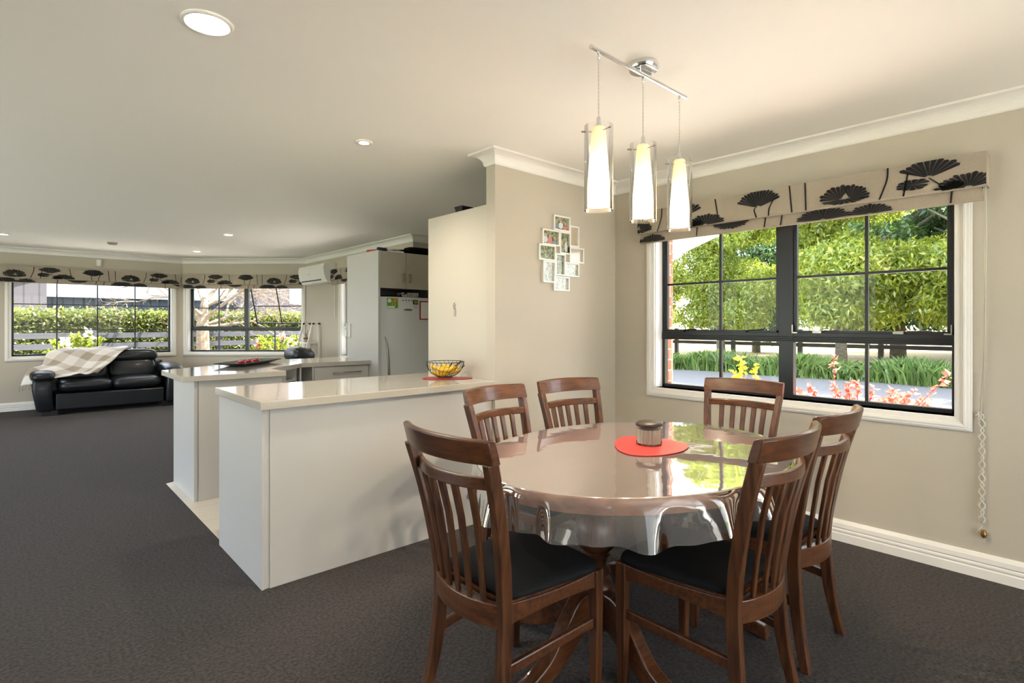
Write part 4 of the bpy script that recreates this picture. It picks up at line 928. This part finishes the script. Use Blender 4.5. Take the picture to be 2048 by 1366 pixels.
# ------------------------------------------------------------------ outside
struct(MB().box(-90, -90, GZ - .3, 17.4, 90, GZ).build('ground_yard', M['lawn']))
struct(MB().box(17.4, -90, GZ - .3, 160, 90, GZ + .02).build('ground_field', M['field']))
struct(MB().box(3.9, -30, GZ - .1, 16.5, 40, GZ + .01).build('ground_drive', M['gravel']))
struct(MB().box(XL - .3, YB - 2.0, 2.36, KX, YB - .2, 2.42).build('trim_verandah', M['soffit']))  # added roof out of view, cuts sky light entering at the back
struct(MB().box(-9, -14, GZ - .1, 3.85, YB - .24, GZ + .02).box(-9, YB - .24, GZ - .1, XL - .24, 12, GZ + .02).box(XL - .24, YF + .24, GZ - .1, 2.0, 13.7, GZ + .02).box(2.0, YF + .24, GZ - .1, 3.85, 13.7, GZ + .02).box(3.85, 3.1, GZ - .1, 9.2, 10.9, GZ + .02).box(3.9, YB - .24, GZ - .1, 9.2, 3.1, GZ + .02).build('ground_patio', M['paving']))  # unseen pale ground added to bounce sunlight up to the ceilings
rng = np.random.default_rng(3)
# strap-leaf border
n = 26000; base = np.stack([rng.uniform(16.5, 18.0, n), rng.uniform(-8, 17, n), np.full(n, GZ)], 1)
base[:, 0] += .25 * np.sin(base[:, 1] * 1.7)
ht = rng.uniform(.3, .62, (n, 1)) * (1 + .2 * np.sin(base[:, 1:2] * 2.3)); lean = rng.normal(size=(n, 2)) * .22; w2 = rng.normal(size=(n, 3)); w2[:, 2] = 0; w2 = w2 / np.linalg.norm(w2, axis=1)[:, None] * .02
top = base + np.concatenate([lean, ht], 1); mid = base + np.concatenate([lean * .25, ht * .6], 1)
v = np.stack([base - w2, base + w2, mid + w2 * 1.2, top, mid - w2 * 1.2], 1).reshape(-1, 3)
o = npmesh('border_grass', v, 5, M['grassblade']); tag(o, 'long green strap-leaf border growing along the far side of the drive', 'grass', kind='stuff')
# black paddock fence
t = thing('paddock_fence', 'black post and rail fence between the border grass and the golden field', 'fence', loc=(20.2, 4, GZ))
for z in (.74, 1.14): MB().box(20.15, -12, GZ + z, 20.19, 26, GZ + z + .13).build('rail', M['fenceblack'], t)
for k in range(16): MB().box(20.19, -12 + 2.4 * k, GZ, 20.31, -11.86 + 2.4 * k, GZ + 1.35).build('post', M['fenceblack'], t)
# trees beyond the dining window
def crown_blobs(R0, z0, z1, n, rng, k=.45):
    out = []
    for i in range(n):
        a = rng.uniform(0, 2 * PI); f = rng.uniform(0, 1); z = z0 + (z1 - z0) * f; rr = R0 * (math.sin(PI * (.18 + .72 * f)) ** .6) * rng.uniform(.25, 1) ; out.append((rr * math.cos(a), rr * math.sin(a), z, R0 * k * rng.uniform(.7, 1.15)))
    return out
def limb_tree(t, h, r, bark, spread, nb, rng, z0):
    m = MB(); m.tube([(0, 0, 0), (.05, .03, h * .3), (-.03, .05, h * .6), (0, 0, h * .9)], [r * 1.25, r, r * .75, r * .3], 10)
    for k in range(nb):
        a = 2 * PI * k / nb + rng.uniform(-.3, .3); z = z0 + (h * .8 - z0) * k / nb; L = spread * rng.uniform(.6, 1)
        m.tube([(0, 0, z), (L * .4 * math.cos(a), L * .4 * math.sin(a), z + .35 * L), (L * math.cos(a), L * math.sin(a), z + .7 * L)], [r * .45, r * .3, r * .1], 6)
    return m.build('trunk', bark, t, local=True, smooth=True)
gt = 'leafy trees beyond the drive'
t0 = thing('leafy_tree', 'leafy green tree right of centre, whose pale trunk rises behind the drive border', 'tree', loc=(18.6, 5.5, GZ), group=gt)
npmesh('crown', leaves(blob_points(60000, crown_blobs(2.3, 2.0, 6.6, 44, rng, .38), rng), .16, .055, rng, .8), 4, M['leafA'], t0); limb_tree(t0, 4.6, .15, M['bark'], 1.7, 7, rng, 1.7)
for (x, y, s, a, lb) in ((18.6, 9.3, .90, 1.2, 'leafy green tree on the left of the dining window view'), (18.8, 2.1, 1.05, 2.9, 'leafy green tree at the right side of the dining window view'), (19.0, -1.8, 1.05, 4.1, 'leafy green tree past the right edge of the dining window view'), (18.6, 12.8, .92, 5.2, 'leafy green tree at the far left of the dining window view')):
    c = copy_tree(t0); c.location = (x, y, GZ); c.rotation_euler = (0, 0, a); c.scale = (s, s, s); c['label'] = lb
gb = 'tall dark trees behind the leafy trees'
t1 = thing('tall_tree', 'tall dark green tree behind the leafy trees, middle of the window view', 'tree', loc=(27.5, 6.0, GZ), group=gb)
npmesh('crown', leaves(blob_points(26000, crown_blobs(3.6, 1.8, 9.0, 40, rng, .42), rng), .34, .13, rng, .5), 4, M['leafB'], t1); limb_tree(t1, 7.5, .25, M['bark'], 2.6, 7, rng, 2)
for (x, y, s, a, lb) in ((27.5, -.8, .95, 2, 'tall dark green tree behind the leafy trees, right of the window view'), (29, 12.6, .7, 3, 'tall dark green tree behind the leafy trees, left of the window view'), (28, -8, .95, 5, 'tall dark green tree far right behind the fence'), (35, 2.6, 1.3, .7, 'tallest dark green tree farthest behind the fence')):
    c = copy_tree(t1); c.location = (x, y, GZ); c.rotation_euler = (0, 0, a); c.scale = (s, s, s); c['label'] = lb
# shrubs just outside the dining window
def sprig(name, label, cat, loc, stems, lm, ll, lw, nl, rng, petals=None, gap=.35):
    t = thing(name, label, cat, loc=loc); m = MB(); C = []; Dd = []
    for P in stems:
        Q = catmull(P, 8); m.tube(Q, [.006 * (1 - .7 * k / (len(Q) - 1)) for k in range(len(Q))], 5)
        n = max(2, int(nl)); f0 = len(Q) * gap
        for k in range(n):
            q = f0 + (len(Q) - 1 - f0) * k / (n - 1); i = min(int(q), len(Q) - 2); p = Q[i].lerp(Q[i + 1], q - i)
            for s in range(2): C.append(tuple(p)); d = Vector((rng.normal(), rng.normal(), rng.normal() * .6)).normalized(); Dd.append(tuple(d))
    m.build('stems', M['bark'] if lm is not M['leafRed'] else M['darkred'], t, local=True)
    npmesh('foliage', leaves(np.array(C) + rng.normal(size=(len(C), 3)) * .006, ll, lw, rng, .0, np.array(Dd) * 1.5), 4, lm, t)
    if petals:
        pm, cs, pr = petals; P = []
        for c in cs: P.append(np.array(c) + rng.normal(size=(22, 3)) * pr * .3)
        npmesh('blooms', leaves(np.concatenate(P), pr, pr * .9, rng, -.2), 4, pm, t)
    return t
def arcs(n, rng, R0, h0, h1, spread=PI * 2, a0=0):
    out = []
    for k in range(n):
        a = a0 + spread * (k + rng.uniform(-.4, .4)) / n; h = rng.uniform(h0, h1); r = R0 * rng.uniform(.3, 1); out.append([(0, 0, 0), (r * .25 * math.cos(a), r * .25 * math.sin(a), h * .5), (r * .7 * math.cos(a), r * .7 * math.sin(a), h * .85), (r * math.cos(a), r * math.sin(a), h)])
    return out
sprig('yellow_shrub', 'yellow-leaved shrub sprigs just outside the dining window, left half', 'shrub', (4.40, 1.93, GZ), arcs(7, rng, .30, .98, 1.27), M['leafY'], .05, .03, 20, rng, gap=.5)
sprig('red_shrub', 'red-leaved shrub just outside the dining window, right half', 'shrub', (4.38, 1.22, GZ), arcs(30, rng, .50, .85, 1.13) + [[(0, 0, 0), (.05, .0, .5), (.0, .1, .9), (-.02, .12, 1.30)], [(0, 0, 0), (.1, -.1, .5), (.12, -.3, .9), (.1, -.52, 1.20)]], M['leafRed'], .042, .03, 24, rng, gap=.5)
# lounge side: fence, hedge, roses, barn
t = thing('slat_fence', 'weathered grey slatted fence below the hedge outside the lounge windows', 'fence', loc=(2, 14, GZ))
for z in (.72, .93, 1.14, 1.35)[::-1]: MB().box(-6, 13.98, GZ + z - .11, 9.0, 14.01, GZ + z).build('slat', M['fencegrey'], t)
MB().box(-6, 13.98, GZ + .1, 9.0, 14.01, GZ + .52).build('slat', M['fencegrey'], t)
for k in range(7): MB().box(-5.9 + 2.35 * k, 14.01, GZ, -5.78 + 2.35 * k, 14.11, GZ + 1.4).build('post', M['fencegrey'], t)
n = 100000; hp = np.stack([rng.uniform(-6, 9.3, n), rng.uniform(14.3, 15.4, n), rng.uniform(GZ, 1.5, n)], 1); hp[:, 2] = np.where(rng.uniform(size=n) < .35, 1.45 + .07 * rng.normal(size=n), hp[:, 2]); hp[:, 1] = np.where((hp[:, 2] < 1.4) & (rng.uniform(size=n) < .8), rng.uniform(14.3, 14.5, n), hp[:, 1])
t = thing('clipped_hedge', 'long clipped yellow-green hedge behind the grey slatted fence', 'hedge', loc=(0, 0, 0)); npmesh('foliage', leaves(hp, .075, .04, rng, .1), 4, M['leafH'], t)
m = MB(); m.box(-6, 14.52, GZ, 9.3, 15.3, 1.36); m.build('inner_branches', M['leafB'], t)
n2 = 420
def rose(loc, s, label, petal, lm=M['leafR']):
    st = arcs(30, rng, .55 * s, .8 * s, 1.35 * s); cs = [(p[-1][0], p[-1][1], p[-1][2] + .03) for p in st[::5]]
    sprig('rose_bush', label, 'shrub', loc, st, lm, .075, .05, 44, rng, (petal, cs, .075), gap=.25)
rose((.85, 12.6, GZ), 1.0, 'large yellow-green rose bush with cream blooms in front of the grey fence', M['petal'])
rose((1.55, 12.9, GZ), .72, 'smaller rose bush with a cream bloom right of the large one', M['petal'])
rose((4.22, 12.3, GZ), .95, 'yellow-green rose bush with pink blooms seen through the bay window', M['petalr'])
rose((3.55, 11.9, GZ), .62, 'low rose bush covered in pink blooms below the bay window', M['petalr'], M['leafRed'])
rose((4.75, 12.7, GZ), .9, 'yellow-green rose bush at the right side of the bay window', M['petal'])
# bare pale tree
t = thing('bare_tree', 'pale bare tree with tangled twigs outside the bay window', 'tree', loc=(2.96, 13.0, GZ)); m = MB()
m.tube([(0, 0, 0), (.02, 0, .7), (.0, .0, 1.5), (.05, .0, 2.1)], [.16, .135, .12, .06], 12)
def branch(p, d, L, r, dep):
    d = d.normalized(); q = p + d * L * .5 + Vector((rng.normal(), rng.normal(), rng.normal())) * L * .08; e = q + (d + Vector((rng.normal(), rng.normal(), rng.normal() * .6)) * .35).normalized() * L * .5
    m.tube([p, q, e], [r, r * .75, r * .5], 5 if dep > 1 else 3, caps=False)
    if dep > 0:
        for k in range(4 if dep > 1 else 4):
            s0 = q if k == 0 else e; branch(s0, d + Vector((rng.normal(), rng.normal(), rng.normal() * .7)) * .75, L * rng.uniform(.55, .8), r * .48, dep - 1)
for a, z, up in ((-10, 1.45, .15), (20, 1.5, .5), (60, 1.7, .6), (-50, 1.6, .4), (140, 1.6, .6), (-140, 1.7, .6), (0, 2.0, 1.2), (-25, 1.9, .8), (95, 2.0, .9)):
    branch(Vector((.02, 0, z)), Vector((math.cos(R(a)), math.sin(R(a)), up)), 1.0, .045, 4)
m.build('branches', M['palebark'], t, local=True)
# barns
t = thing('long_barn', 'long dark barn with ribbed pale blue metal roof beyond the hedge', 'building', loc=(5, 30, GZ))
MB().box(.6, 30, GZ, 9.0, 36, 2.42).build('wall', M['barnwall'], t)
m = MB(); m.add([(.2, 29.7, 2.42), (9.4, 29.7, 2.42), (9.4, 33, 4.6), (.2, 33, 4.6), (.2, 36.3, 2.42), (9.4, 36.3, 2.42), (.2, 29.7, 2.50), (9.4, 29.7, 2.50), (9.4, 33, 4.68), (.2, 33, 4.68), (.2, 36.3, 2.50), (9.4, 36.3, 2.50)], [(0, 1, 2, 3), (3, 2, 5, 4), (6, 9, 8, 7), (9, 10, 11, 8), (0, 6, 7, 1), (4, 5, 11, 10), (0, 3, 9, 6), (3, 4, 10, 9), (1, 7, 8, 2), (2, 8, 11, 5)]); m.build('roof', M['barnroof'], t)
for k in range(3): MB().box(5.2 + .95 * k, 29.95, 1.55, 5.5 + .95 * k, 30, 1.85).build('window', M['terracotta'], t)
t = thing('gabled_shed', 'brown clad gabled shed left of the long barn', 'building', loc=(-2, 28, GZ))
m = MB(); m.prismy([(-6.5, GZ), (.95, GZ), (.95, 3.4), (-.2, 2.95), (-6.5, .6)], 28, 29.6); m.v = m.v; m.build('wall', M['barnbrown'], t)
m = MB(); m.prismy([(-6.7, .55), (-.2, 2.98), (1.1, 3.5), (1.1, 3.6), (-.2, 3.10), (-6.7, .67)], 27.8, 29.8); m.build('roof', mat('blue_flashing', (.10, .22, .38), .5), t)
t = thing('tall_shed', 'tall dark clad shed seen through the bay window', 'building', loc=(9, 27, GZ))
MB().box(8.04, 25.8, GZ, 9.5, 28.9, 4.6).build('wall', M['barnbrown'], t)
m = MB(); m.prismy([(9.5, GZ), (15.5, GZ), (15.5, 1.75), (9.5, 2.25)], 26, 28.9); m.build('lean_to', M['barnbrown'], t)
t = thing('distant_trees', 'hazy blue-green trees on the horizon beyond the tall shed', 'tree', loc=(34, 58, GZ))
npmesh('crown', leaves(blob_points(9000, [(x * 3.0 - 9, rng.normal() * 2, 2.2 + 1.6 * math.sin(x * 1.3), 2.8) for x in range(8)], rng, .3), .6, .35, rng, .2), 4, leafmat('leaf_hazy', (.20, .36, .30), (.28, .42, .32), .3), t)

# light portals in the window openings (they only guide daylight sampling)
def portal(x, y, z, rz, w, h):
    l = bpy.data.lights.new('daylight_portal', 'AREA'); l.shape = 'RECTANGLE'; l.size = w; l.size_y = h; l.cycles.is_portal = True
    o = bpy.data.objects.new('daylight_portal', l); COL.objects.link(o); o.location = (x, y, z)
    d = Vector((math.sin(rz), -math.cos(rz), 0)); o.rotation_euler = d.to_track_quat('-Z', 'Y').to_euler()
portal(XR + .2, 1.44, 1.43, R(-90), 1.85, 1.3); portal(.98, YF + .2, 1.43, 0, 2.1, 1.3)
portal((C1[0] + C2[0]) / 2 + .14, (C1[1] + C2[1]) / 2 + .15, 1.43, BANG, 2.05, 1.3); portal(XV + .2, 7.28, 1.43, R(-90), 1.7, 1.3)
portal(XL - .22, YB + 8.8, 1.12, R(90), 7.3, 2.2); portal(KX - 3.6, YB - .22, 1.16, R(180), 4.3, 2.3)
